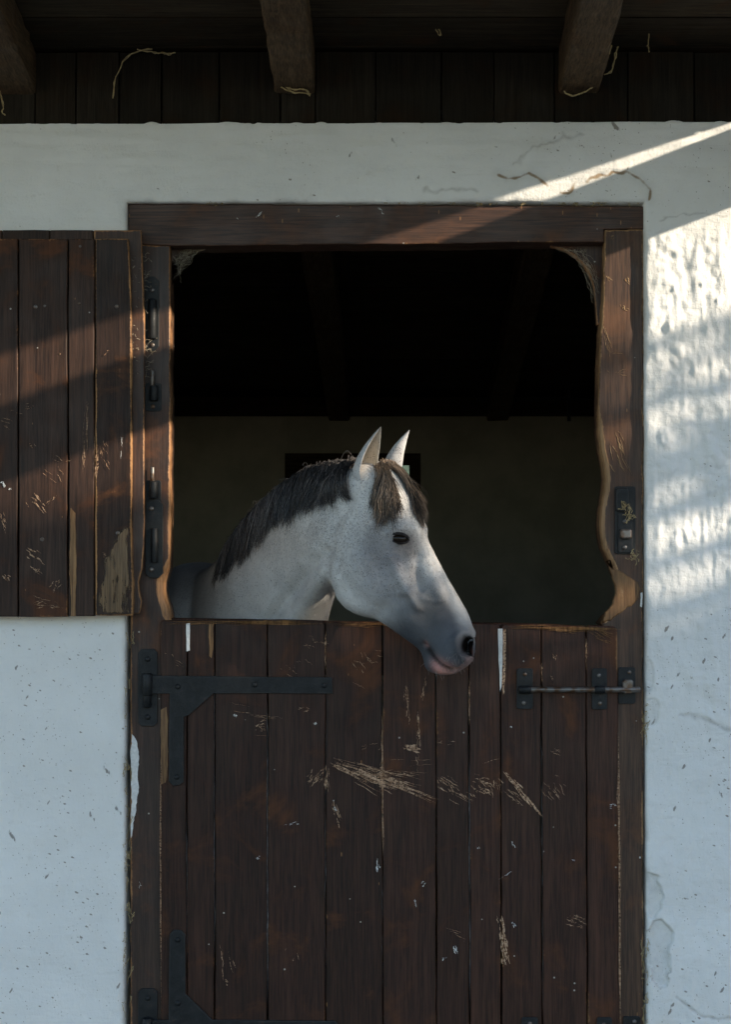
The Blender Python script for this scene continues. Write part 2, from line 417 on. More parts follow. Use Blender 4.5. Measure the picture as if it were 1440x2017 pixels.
# ------------------------------------------------------------------ stable building
stable = tag(empty('stable_building', (0, .2, 0)), 'whitewashed stable building with dark timber eaves round the half door', 'building')
OL, OR_, OT = X(247), X(1272), Z(398)          # door opening in the plaster
ZT = Z(243)
def build_front():
    cell = .003
    def axis(a, b, step): return np.linspace(a, b, max(2, int(round((b-a)/step))+1))
    xl = np.concatenate([axis(-3.1, X(-60), .06)[:-1], axis(X(-60), OL, cell)])
    xm = axis(OL, OR_, cell); xr = np.concatenate([axis(OR_, X(1500), cell)[:-1], axis(X(1500), 2.1, .06)])
    zb = np.concatenate([axis(0, Z(2040), .03)[:-1], axis(Z(2040), OT, cell)]); zt = axis(OT, ZT, cell)
    xs = np.concatenate([xl, xm[1:-1], xr]); zs = np.concatenate([zb, zt[1:]])
    nl, nm = len(xl), len(xm)-2; nb = len(zb)
    gx, gz = np.meshgrid(xs, zs); nx, nz = len(xs), len(zs)
    px = 720+gx/S; py = 1119.3-(gz-CZ)/S*1.0
    f1, f2, f3 = Field(.11, .11, 1), Field(.028, .02, 2), Field(.035, .008, 3)
    f8 = Field(.0035, .03, 9); f9 = Field(.006, .006, 10); f4, f5, f6, f7 = Field(.006, .02, 4), Field(.014, .02, 5), Field(.012, .014, 6), Field(.05, .05, 8)
    h = .0022*f1(gx, gz) + .0008*f2(gx, gz)
    head = sstep(-py, -420, -300)
    h += head*(.0015*f3(gx, gz)+.0006*f2(gx, gz))
    rgt = sstep(px, 1268, 1300)*sstep(py, 420, 480)
    rough_ = rgt*(1-.62*sstep(py, 1080, 1240))
    h += rough_*(.0014*f5(gx, gz) + .0011*f4(gx, gz) + .0005*f8(gx, gz) + .0009*f9(gx, gz) + .0042*np.clip(f6(gx, gz)-1.1, 0, 2) - .004*np.clip(-f6(gx, gz)-1.5, 0, 1.5))
    stain = np.zeros_like(h); grime = np.zeros_like(h)
    # crack over the frame corner
    wob = 4*f2(gx, gz)+2.2*f9(gx, gz)
    crack = [(982, 340), (1000, 347), (1045, 342), (1062, 348), (1095, 372), (1115, 372), (1128, 355), (1160, 345), (1200, 340), (1245, 340), (1268, 352), (1282, 368), (1284, 392)]
    d = polydist(px+wob*.6, py+wob*.6, crack)
    stain = np.maximum(stain, np.exp(-(d/4.0)**2)*np.clip(.55+.35*f6(gx, gz), 0, .9)); h -= .0030*np.exp(-(d/2.2)**2)*np.clip(.6+.5*f2(gx, gz), 0, 1); grime = np.maximum(grime, .22*np.exp(-(d/11)**2))
    for line, amp, wd in (([(1010, 318), (1130, 268), (1150, 262)], .0012, 3), ([(1300, 430), (1360, 424), (1440, 428)], .001, 2),
                          ([(1330, 1960), (1370, 1985), (1440, 2000)], .003, 2.5), ([(1345, 1412), (1400, 1424), (1440, 1440)], .003, 5),
                          ([(830, 368), (900, 372), (945, 378)], .0015, 3)):
        d = polydist(px+wob, py+wob, line); h -= amp*np.exp(-(d/wd)**2); grime = np.maximum(grime, .5*np.exp(-(d/wd)**2))
    # lumps low on the right-hand plaster
    for cx_, cy_, r_, a_ in ((1405, 1262, 22, .006), (1360, 1330, 14, .005), (1410, 1350, 18, .006), (1385, 1395, 12, -.006), (1330, 570, 9, .012), (1320, 640, 8, .008),
                             (1385, 560, 8, .011), (1395, 645, 9, .011), (1360, 640, 8, .008), (1310, 868, 8, .010), (1370, 730, 7, .009), (1415, 590, 6, .007)):
        q = np.hypot((px-cx_)/1.0, (py-cy_)/1.7)+f2(gx, gz)*3; h += a_*np.exp(-(q/r_)**2)
    # broken plaster beside the right jamb
    brk = [(1276, 1735, 14, 24), (1283, 1768, 15, 30), (1295, 1850, 24, 38), (1298, 1905, 24, 50), (1281, 1400, 12, 22), (1277, 1330, 9, 26)]
    for cx_, cy_, rx, ry in brk:
        q = np.hypot((px-cx_)/rx, (py-cy_)/ry)+.22*f7(gx, gz)+.16*f2(gx, gz)+.12*f6(gx, gz)+.12*f9(gx, gz)
        m = 1-sstep(q, .86, 1.0); h = h*(1-m) + m*(-.011+.002*f2(gx, gz)+.0015*f6(gx, gz)) if rx > 13 else h - m*.003
        grime = np.maximum(grime, m*.22); grime = np.maximum(grime, (.75 if rx > 13 else .15)*np.exp(-((q-.98)/.05)**2)*np.clip(.4+.6*f2(gx, gz), 0, 1))
    # soft rounding towards the opening, chipped arrises
    de = np.where(gz < OT, np.where(px < 720, (OL-gx), (gx-OR_)), gz-OT)
    de = np.where((gz >= OT) & ((gx < OL) | (gx > OR_)), np.hypot(np.maximum(np.maximum(OL-gx, gx-OR_), 0), gz-OT), de)
    chip = np.clip(f5(gx, gz)*.5+.3, 0, 1)
    h -= (.004+.006*chip)*np.exp(-np.maximum(de, 0)/.006)
    grime = np.maximum(grime, .45*chip*np.exp(-np.maximum(de, 0)/.005))
    v = np.stack([gx, -h, gz], -1)
    # ragged upper edge under the eave boards
    top = (ZT-gz) < .012
    v[..., 2] += np.where(top, .0030*np.clip(f6(gx, gz*0)-.9, 0, 2.5)*(gz > ZT-.002) - .0016*np.clip(f9(gx, gz*0)-1., 0, 2)*(gz > ZT-.002), 0)
    v[..., 2] += (gx/1.9)*np.where(gz > ZT-.001, .005, 0)
    idx = np.arange(nx*nz).reshape(nz, nx)
    q = np.stack([idx[:-1, :-1], idx[:-1, 1:], idx[1:, 1:], idx[1:, :-1]], -1)
    keep = np.ones(q.shape[:2], bool); keep[:nb-1, nl-1:nl+nm] = False
    faces = q[keep]
    V = v.reshape(-1, 3); st = stain.ravel(); gr = grime.ravel()
    # reveals of the opening and the wall's thickness
    def ext(ids, flip):
        nonlocal V, st, gr, faces
        base = len(V); b = V[ids].copy(); b[:, 1] = .30
        V = np.concatenate([V, b]); st = np.concatenate([st, np.zeros(len(ids))]); gr = np.concatenate([gr, np.full(len(ids), .8)])
        a0 = ids[:-1]; a1 = ids[1:]; b0 = np.arange(base, base+len(ids)-1); b1 = b0+1
        f = np.stack([a0, a1, b1, b0], -1); faces = np.concatenate([faces, f[:, ::-1] if flip else f])
    ext(idx[:nb, nl-1], True); ext(idx[:nb, nl+nm], False); ext(idx[nb-1, nl-1:nl+nm+1], True); ext(idx[-1, :], False)
    used = np.unique(faces); mp = -np.ones(len(V), int); mp[used] = np.arange(len(used))
    return obj('plaster_wall', V[used], mp[faces], M['plaster'], stable, smooth=True, attrs={'stain': st[used], 'grime': gr[used]}, centre=False)
build_front()

# roof: rafters fall gently towards the back of the stable, boards lie across them
SL = .1147; YB = .035
def zr(y, z0): return z0 - SL*(y-YB)
ZRAF, ZDECK = Z(181, YB), Z(101, YB)
XV = 1.58; YE, YBACK = -2.8, 4.62
def sloped_beam(name, xc, wid, zlo, zhi, y0, y1, mat, seed=0, skew=0):
    rg = np.random.default_rng(seed); n = 90 if y0 < -1 else 6; v = []; wv = []
    ys = np.concatenate([np.linspace(y0, .6, n), np.linspace(.7, y1, 12)]) if y1 > 1 else np.linspace(y0, y1, 4)
    prof = [(-.5, 0), (-.44, -.06), (.44, -.06), (.5, 0), (.5, 1), (-.5, 1)]
    for y in ys:
        j = rg.normal(0, .0012, (len(prof), 2))
        for (a, b), (jx, jz) in zip(prof, j):
            z = zlo + (zhi-zlo)*b if b >= 0 else zlo-.006
            v.append((xc+a*wid+jx+skew*(y-YB), y, zr(y, z)+jz)); wv.append(.6 if abs(a) > .42 and b <= 0 else 0)
    k = len(prof); f = []
    for i in range(len(ys)-1):
        for a in range(k):
            b = (a+1) % k; f.append((i*k+a, i*k+b, (i+1)*k+b, (i+1)*k+a))
    f.append(tuple(range(k))); f.append(tuple(range((len(ys)-1)*k+k-1, (len(ys)-1)*k-1, -1)))
    return obj(name, v, f, mat, stable, attrs={'wear': wv})
for i, px_ in enumerate((-532, 25, 580, 1143)):
    sloped_beam('rafter', X(px_, YB), .104, ZRAF, ZDECK-.002, YE, YBACK-.1, M['rafter'], seed=i, skew=(0, -.02, .012, .02, 0)[i])
y = YBACK; k = 0
rr = random.Random(3)
edges = [YB-.012]
while edges[-1] > YE+.1: edges.append(edges[-1]-rr.uniform(.18, .21))
edges = edges[::-1]
while edges[-1] < YBACK: edges.append(edges[-1]+rr.uniform(.18, .22))
for a, b in zip(edges[:-1], edges[1:]):
    g_ = .004; dz = rr.uniform(0, .006); v = []
    for xx in (-3.1, XV):
        for yy, up in ((a+g_, 0), (b-g_, 0), (b-g_, .02), (a+g_, .02)):
            v.append((xx, yy, zr(yy, ZDECK)+dz+up+.002))
    obj('roof_board', v, [(0, 1, 2, 3), (7, 6, 5, 4), (0, 4, 5, 1), (1, 5, 6, 2), (2, 6, 7, 3), (3, 7, 4, 0)], M['deck'], stable, attrs={'wear': np.zeros(8)})
v = []
for xx in (-3.15, XV+.02):
    for yy, up in ((YE-.05, .032), (YBACK+.1, .032), (YBACK+.1, .05), (YE-.05, .05)): v.append((xx, yy, zr(yy, ZDECK)+up))
obj('roof_sheet', v, [(0, 1, 2, 3), (7, 6, 5, 4), (0, 4, 5, 1), (1, 5, 6, 2), (2, 6, 7, 3), (3, 7, 4, 0)], M['roofing'], stable)
# verge rafter with the horizontal tie beam and post that carry the end of the canopy
zb_ = Z(98); v, f = box_mesh(XV-.10, XV, YE, -.012, zb_-.165, zb_); obj('tie_beam', v, f, M['rafter'], stable, attrs={'wear': np.zeros(8)})
v, f = box_mesh(XV-.11, XV+.01, YE-.005, YE+.115, 0, zr(YE, ZDECK)-.09); obj('canopy_post', v, f, M['rafter'], stable, attrs={'wear': np.zeros(8)})
# vertical boards between the plaster and the roof
joints = [-520, -380, -250, -120, -45, 65, 146, 231, 316, 430, 551, 621, 740, 871, 975, 1095, 1240, 1372, 1480, 1600, 1720, 1850, 1980]
for a, b in zip(joints[:-1], joints[1:]):
    yy = YB + rr.uniform(-.004, .003)
    ztop = zr(yy, ZDECK)-.004
    prism_xz('wall_board', [(X(a+1.2, yy), ZT-.02), (X(b-1.2, yy), ZT-.02), (X(b-1.2, yy), ztop), (X(a+1.2, yy), ztop)], yy, .025, M['eave'], stable, bev=.0015, step=.1)
# inside
XL, XR, YW = -2.6, 1.34, 4.5
wz = zr(YW, ZDECK)-.01
WX0, WX1, WZ0, WZ1 = X(566, YW), X(824, YW), Z(1075, YW), Z(899, YW)
def wall_quads(name, boxes, mat):
    v = []; f = []
    for bx in boxes:
        a, b = box_mesh(*bx); f += [tuple(i+len(v) for i in q) for q in b]; v += a
    return obj(name, v, f, mat, stable)
e_ = .001
wall_quads('back_wall', [(XL-.2, WX0, YW, YW+.2, 0, wz), (WX1, XR+.2, YW, YW+.2, 0, wz), (WX0+e_, WX1-e_, YW+.001, YW+.199, 0, WZ0), (WX0+e_, WX1-e_, YW+.001, YW+.199, WZ1, wz)], M['inwall'])
for xx in (XL-.2, XR):
    v = [(xx, .31, 0), (xx+.2, .31, 0), (xx+.2, YW-.002, 0), (xx, YW-.002, 0)]
    v += [(a, b, zr(b, ZDECK)-.004) for a, b, _ in v]
    obj('side_wall', v, [(0, 3, 2, 1), (4, 5, 6, 7), (0, 1, 5, 4), (1, 2, 6, 5), (2, 3, 7, 6), (3, 0, 4, 7)], M['inwall'], stable)
# inner face of the front wall and its infill between plaster and roof
wall_quads('inner_wall', [(XL-.2, OL-.012, .305, .32, 0, 2.9), (OR_+.012, XR+.2, .305, .32, 0, 2.9), (OL-.011, OR_+.011, .306, .319, OT+.01, 2.7)], M['inwall'])
v, f = box_mesh(XL, XR, YW-.14, YW-.004, Z(816, YW-.14), Z(783, YW-.14)); obj('wall_plate', v, f, M['deck'], stable, attrs={'wear': np.zeros(8)})
v, f = box_mesh(XL, XR, .325, YW, .002, .06); obj('straw_bed', v, f, M['straw'], stable)
rod('hook_rail', (X(940, YW-.3), YW-.3, Z(786, YW-.3)), (X(1180, YW-.3), YW-.3, Z(783, YW-.3)), .012, M['iron'], stable)
v, f = box_mesh(X(1118, YW-.3), X(1124, YW-.3), YW-.32, YW-.3, Z(830, YW-.3), Z(770, YW-.3)); obj('hook', v, f, M['iron'], stable)
win = empty('window', (X(695, YW), YW, WZ0), stable)
fw = .045
o_ = .012
for bx in ((WX0-o_, WX1+o_, WZ1-fw, WZ1+o_), (WX0-o_, WX1+o_, WZ0-o_, WZ0+fw), (WX0-o_, WX0+fw, WZ0+fw, WZ1-fw), (WX1-fw, WX1+o_, WZ0+fw, WZ1-fw), (X(768, YW), X(777, YW), WZ0+fw, WZ1-fw)):
    v, f = box_mesh(bx[0]+.001, bx[1]-.001, YW-.03, YW-.002, bx[2]+.001, bx[3]+.001); obj('frame', v, f, M['deck'], win, attrs={'wear': np.zeros(8)})
v, f = box_mesh(X(770, YW), WX1+.01, YW+.205, YW+.209, WZ0-.01, WZ1+.01); obj('pane', v, f, M['glass'], win)
v, f = box_mesh(WX0-.01, X(772, YW), YW+.206, YW+.22, WZ0-.01, WZ1+.01); obj('shutter_board', v, f, M['deck'], win, attrs={'wear': np.zeros(8)})
for i in range(7):
    xa = WX0+fw+.002+i*(X(769, YW)-WX0-fw)/7; xb = xa+(X(769, YW)-WX0-fw)/7-.004
    v, f = box_mesh(xa, xb, YW+.01, YW+.03, WZ0+fw+.002, WZ1-fw-.002); obj('slat', v, f, M['deck'], win, attrs={'wear': np.zeros(8)})

# ------------------------------------------------------------------ door frame
YJ = .022
frame = empty('door_frame', (0, YJ, 0), stable)
gl = 2228
def chew_l(x, z):
    px, py = 720+x/((CD+YJ)/F), 1119.3-(z-CZ)/S
    return .016*sstep(np.array(px), 312, 322)*sstep(np.array(py), 1095, 1140)*(1-sstep(np.array(py), 1210, 1230))
lj = [(257, 481), (335, 484), (335, 1000), (334, 1100), (333, 1118), (329, 1132), (325, 1148), (325, 1165), (328, 1180), (333, 1194), (336, 1210), (336, gl), (257, gl)]
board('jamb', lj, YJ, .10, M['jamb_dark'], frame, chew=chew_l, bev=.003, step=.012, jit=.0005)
def chew_r(x, z):
    px, py = 720+x/((CD+YJ)/F), 1119.3-(z-CZ)/S
    a = sstep(np.array(px), 1262, 1235)
    py = np.array(py)
    return float(.008*sstep(py, 800, 850)*(1-sstep(py, 1222, 1240))*(px < 1245))
rj = [(1267, 453), (1267, gl), (1190, gl), (1190, 1238), (1182, 1228), (1193, 1214), (1209, 1200), (1217, 1188), (1222, 1168), (1219, 1150), (1213, 1135), (1206, 1118), (1198, 1100), (1189, 1082), (1184, 1060), (1182, 1030), (1184, 1000), (1191, 965), (1193, 945), (1190, 915), (1183, 880), (1179, 848), (1179, 800), (1182, 700), (1187, 600), (1190, 540), (1191, 453)]
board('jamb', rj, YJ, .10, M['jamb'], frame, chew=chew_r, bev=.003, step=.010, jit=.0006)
# the gnawed hollow behind the jamb's lower notch
board('gnawed_wood', [(1196, 1100), (1218, 1122), (1240, 1136), (1256, 1146), (1261, 1162), (1257, 1180), (1244, 1194), (1225, 1206), (1204, 1222), (1184, 1228), (1192, 1206), (1206, 1190), (1212, 1170), (1206, 1140)], YJ-.004, .008, M['gnawed'], frame, bev=.0035, edge=.004, step=.008, jit=.0009)
board('header', [(252, 403), (1268, 407), (1268, 452), (1190, 453), (1190, 478), (900, 480), (600, 482), (335, 485), (330, 484), (252, 482)], YJ-.004, .11, M['header'], frame, bev=.003, step=.02, jit=.0006)
# curved corner pieces under the header
def corner(pts, y): board('corner_bracket', pts, y, .03, M['jamb_dark'], frame, bev=.002, step=.02)
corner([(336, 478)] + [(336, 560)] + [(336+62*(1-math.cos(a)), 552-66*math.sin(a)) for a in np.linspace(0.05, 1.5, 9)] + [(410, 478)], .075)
corner([(1200, 470)] + [(1085, 470)] + [(1172-92*(1-math.sin(a)), 590-104*math.cos(a)) for a in np.linspace(.05, 1.5, 10)] + [(1176, 640), (1200, 640)], .075)
# ironwork on the jambs
p_ = plate('catch_plate', 286, 545, 313, 692, YJ-.004, .006, M['iron'], frame, r=9)
rod('catch_barrel', P(300, 590, YJ-.010), P(300, 668, YJ-.010), .011, M['iron'], frame)
for q in (572, 605, 680): dome('screw_head', 300, q, YJ-.005, .006, M['steel'], frame)
plate('pin_plate', 286, 755, 318, 810, YJ-.004, .006, M['iron'], frame, r=3)
rod('pin_barrel', P(303, 760, YJ-.014), P(303, 790, YJ-.014), .011, M['iron'], frame)
rod('pin', P(300, 729, YJ-.014), P(300, 765, YJ-.014), .0055, M['steel'], frame); dome('screw_head', 301, 801, YJ-.005, .006, M['steel'], frame)
plate('pin_plate', 287, 946, 317, 1012, YJ-.004, .006, M['iron'], frame, r=3)
rod('pin_barrel', P(302, 948, YJ-.014), P(302, 982, YJ-.014), .011, M['iron'], frame)
rod('pin', P(300, 920, YJ-.014), P(300, 952, YJ-.014), .0055, M['steel'], frame)
plate('latch_plate', 286, 985, 321, 1138, YJ-.009, .012, M['iron'], frame, r=9)
rod('latch_bar', P(304, 1040, YJ-.018), P(304, 1108, YJ-.016), .009, M['iron'], frame)
for q in (1002, 1122): dome('screw_head', 298, q, YJ-.010, .007, M['steel'], frame)
plate('latch_plate', 1211, 958, 1252, 1091, YJ-.006, .010, M['iron'], frame, r=3)
plate('latch_cover', 1213, 961, 1240, 1008, YJ-.014, .012, M['iron'], frame, r=4, bev=.003)
plate('latch_frame', 1218, 1012, 1246, 1088, YJ-.011, .008, M['iron'], frame, r=2)
plate('latch_tongue', 1222, 1042, 1245, 1061, YJ-.024, .022, M['steel'], frame, r=3, bev=.004)
for q in (1027, 1078): dome('screw_head', 1231, q, YJ-.012, .006, M['steel'], frame)
# white paint smear on the left jamb's edge
board('paint_smear', [(259, 1445), (267, 1455), (273, 1480), (271, 1530), (273, 1560), (268, 1590), (262, 1620), (258, 1650), (259, 1560)], YJ-.0012, .001, M['white'], frame, bev=.0003, edge=.0004, step=.006, jit=.0009)
board('paint_smear', [(1262, 1168), (1266, 1166), (1265, 1196), (1261, 1194)], YJ-.0012, .001, M['white'], frame, bev=.0003, edge=.0004, step=.004, jit=.0005)

# ------------------------------------------------------------------ upper shutter, folded back on the wall
YS = -.056
shutter = tag(empty('stable_shutter', P(-160, 1213, -.03)), 'dark brown plank upper shutter swung open flat against the white wall', 'shutter')
fj = [-615, -560, -470, -380, -262, -170, -62, 36, 134, 187, 259]
for i, (a, b) in enumerate(zip(fj[:-1], fj[1:])):
    yo = rr.uniform(-.001, .0015); bt = 1214+rr.uniform(-2, 2)
    pts = [(a+1.3, 471), (b-1.3, 471), (b-1.3, bt), (a+1.3, bt)]
    if b == 259: pts = [(a+1.3, 471), (252, 471), (257, 560), (259, 700), (259, 1000), (260, 1090), (263, 1150), (261, bt), (a+1.3, bt)]
    board('plank', pts, YS+yo, .026, M['shutter_edge' if b == 259 else 'shutter'], shutter, bev=.0025, tilt=rr.uniform(-.012, .012))
bj = [-620, -500, -390, -290, -180, -80, 4, 98, 184, 285]
for a, b in zip(bj[:-1], bj[1:]):
    pts = [(a+.8, 454), (b-.8, 454), (b-.8, 1208), (a+.8, 1208)]
    if b == 285: pts = [(a+.8, 454), (278, 454), (284, 640), (284, 1000), (283, 1080), (280, 1118), (273, 1146), (274, 1165), (279, 1185), (275, 1208), (a+.8, 1208)]
    board('backing_board', pts, YS+.028, .021, M['jamb_dark'] if b == 285 else M['shutter'], shutter, bev=.002)
for x_, y_ in ((70, 605), (88, 603), (156, 598), (230, 604), (158, 486), (83, 1062), (232, 1050), (117, 698)):
    dome('nail_head', x_, y_, YS-.001, .0055 if x_ in (70, 230, 83, 232) else .0035, M['steel'], shutter, h=.35)
board('splinter_scar', [(139, 1000), (148, 1010), (150, 1090), (149, 1213), (140, 1213), (137, 1100)], YS-.0016, .001, M['gnawed'], shutter, bev=.0003, edge=.0004, step=.008, jit=.0006)
board('worn_corner', [(206, 1100), (232, 1050), (257, 1030), (258, 1140), (258, 1211), (196, 1211), (194, 1180), (200, 1140)], YS-.0030, .0006, M['wornpatch'], shutter, bev=.0004, edge=.009, step=.02, jit=.0008)

# ------------------------------------------------------------------ lower half door
YD = .008
hdoor = tag(empty('stable_half_door', P(766, gl-4, YD)), 'scratched dark brown plank half door, shut, under the horse\'s chin', 'half door', kind='thing')
dj = [315, 368, 423, 527, 641, 753, 859, 924, 986, 1066, 1154, 1217]
tops = [1221, 1221, 1222, 1223, 1224, 1225, 1226, 1228, 1230, 1232, 1232, 1233]
rr = random.Random(21)
for i, (a, b) in enumerate(zip(dj[:-1], dj[1:])):
    yo = rr.uniform(-.0015, .002); dx = [0, 0, 0, 0, 0, 1, 1.5, 2, 2.5, 3, 4, 5][i]; dx2 = [0, 0, 0, 0, 1, 1.5, 2, 2.5, 3, 4, 5][i]
    t0, t1 = tops[i]+rr.uniform(-1, 1), tops[i+1]+rr.uniform(-1, 1)
    r_ = rr.uniform(2, 6)
    pts = [(a+1.1, t0+r_), (a+1.1+r_, t0), (b-1.1-r_, t1), (b-1.1, t1+r_), (b-1.1+dx2, gl-12), (a+1.1+dx, gl-12)]
    board('plank', pts, YD+yo, .030, M['door'], hdoor, bev=.0024, tilt=rr.uniform(-.016, .016), jit=.0005)
board('top_rail', [(318, 1217), (460, 1219), (700, 1224), (940, 1226), (1085, 1229), (1180, 1236), (1180, 1330), (318, 1330)], YD+.034, .035, M['door'], hdoor, bev=.003)
board('ledge_rail', [(318, 1900), (1200, 1900), (1200, 2000), (318, 2000)], YD+.034, .035, M['door'], hdoor, bev=.003)
yp = YD-.0026
board('paint_strip', [(366.5, 1228), (374, 1227), (374, 1281), (367.5, 1283)], yp, .0015, M['white'], hdoor, bev=.0003, edge=.0003, step=.01, jit=.0003)
board('splinter_scar', [(412, 1228), (421, 1228), (420, 1270), (417, 1296), (412, 1292), (411, 1255)], yp, .0015, M['gnawed'], hdoor, bev=.0003, edge=.0004, step=.008, jit=.0005)
board('paint_strip', [(981, 1238), (990, 1238), (990, 1300), (988, 1352), (985, 1362), (983, 1310)], yp, .0015, M['white'], hdoor, bev=.0003, edge=.0003, step=.01, jit=.0003)
board('splinter_scar', [(990.5, 1238), (997, 1238), (997, 1290), (994, 1366), (990, 1368), (988.5, 1354)], yp, .0015, M['scar'], hdoor, bev=.0003, edge=.0004, step=.008, jit=.0005)
board('splinter_scar', [(316, 1398), (328, 1392), (331, 1420), (330, 1500), (327, 1540), (317, 1545)], yp, .0015, M['gnawed'], hdoor, bev=.0003, edge=.0006, step=.008, jit=.0006)
def hinge(y, full):
    dy = y-1348
    strap = [(283, 1330), (654, 1334), (655, 1366), (420, 1366), (372, 1408), (362, 1412), (362, 1540), (352, 1547), (340, 1547), (332, 1538), (334, 1366), (283, 1366)] if full else \
            [(283, 2009), (332, 2008), (334, 1840), (342, 1831), (356, 1831), (365, 1840), (365, 1956), (418, 2008), (660, 2010), (668, 2020), (668, 2044), (283, 2044)]
    h_ = board('strap_hinge', strap, YD-.008, .0065, M['iron'], hdoor, bev=.0015, edge=.002, step=.03, jit=.0002)
    yk = 1348 if full else 2026
    for x_, y_ in (((350, 1352), (502, 1348), (638, 1350), (348, 1530)) if full else ((350, 1850), (350, 1975), (502, 2028))):
        dome('rivet', x_, y_, YD-.0085, .0075, M['iron'], h_)
    p = plate('hinge_plate', 272, 1278 if full else 1946, 310, 1430 if full else 2100, YJ-.007, .007, M['iron'], h_, r=7)
    rod('knuckle', P(290, yk-22, YJ-.022), P(290, yk+22, YJ-.022), .013, M['iron'], h_)
    for y_ in ((1298, 1412) if full else (1965, 2085)): dome('rivet', 291, y_, YJ-.0075, .0075, M['iron'], h_)
    rod('pintle', P(290, yk+18, YJ-.02), P(290, yk+44, YJ-.012), .010, M['iron'], h_)
    return h_
hinge(1348, True); hinge(2026, False)
def slide_bolt(yc, dx):
    b_ = plate('slide_bolt', 1018+dx, yc-42, 1050+dx, yc+38, YD-.007, .0055, M['iron'], hdoor, r=3)
    plate('guide_plate', 1166+dx, yc-42, 1196+dx, yc+39, YD-.007, .0055, M['iron'], b_, r=3)
    plate('keeper_plate', 1218+dx, yc-44, 1252+dx, yc+28, YJ-.007, .0065, M['iron'], b_, r=3)
    yr = YD-.021
    rod('bolt_rod', P(1022+dx, yc, yr), P(1261+dx, yc, yr), .0075, M['steel'], b_)
    rod('guide_collar', P(1022+dx, yc, yr+.001), P(1046+dx, yc, yr+.001), .0105, M['iron'], b_)
    rod('guide_collar', P(1171+dx, yc, yr+.001), P(1192+dx, yc, yr+.001), .0105, M['iron'], b_)
    plate('bolt_tab', 1227+dx, yc-20, 1248+dx, yc+8, yr-.006, .010, M['steel'], b_, r=4, bev=.003)
    for x_, y_ in ((1034, -30), (1032, 26), (1180, -28), (1182, 27), (1240, -34)): dome('screw_head', x_+dx, yc+y_, YD-.0075 if x_ < 1200 else YJ-.0075, .0055, M['steel'], b_)
slide_bolt(1358, 0); slide_bolt(2045, 10)

# scratches: slivers where hooves and teeth took the stain off
def slivers(name, strokes, y, mat, parent, seed=1):
    rg = np.random.default_rng(seed); pts = []; rad = []; faces = []; vv = []
    for (x0, y0, x1, y1, n, spread, wd) in strokes:
        L = math.hypot(x1-x0, y1-y0); tx, ty = (x1-x0)/L, (y1-y0)/L; nx, ny = -ty, tx
        for _ in range(n):
            a = rg.uniform(0, .65); b = min(1.05, a+rg.uniform(.08, .5)); o = rg.normal(0, spread); o2 = o+rg.normal(0, spread*.5)
            k = 7; ts = np.linspace(a, b, k); wv = .8*wd*rg.uniform(.3, 1.)*np.sin(np.linspace(.1, math.pi-.1, k))*rg.uniform(.5, 1.2, k)
            c = [(x0+tx*L*t+nx*(o+(o2-o)*j/k)+rg.normal(0, .7), y0+ty*L*t+ny*(o+(o2-o)*j/k)+rg.normal(0, .7)) for j, t in enumerate(ts)]
            base = len(vv); yy = y - rg.uniform(0, .0004)
            for (cx_, cy_), ww in zip(c, wv):
                vv.append(P(cx_+nx*ww, cy_+ny*ww, yy)); vv.append(P(cx_, cy_, yy-.0006)); vv.append(P(cx_-nx*ww, cy_-ny*ww, yy))
            for j in range(k-1):
                q = base+j*3
                faces += [(q, q+1, q+4, q+3), (q+1, q+2, q+5, q+4)]
    o = obj(name, vv, faces, mat, parent); o['kind'] = 'stuff'; return o
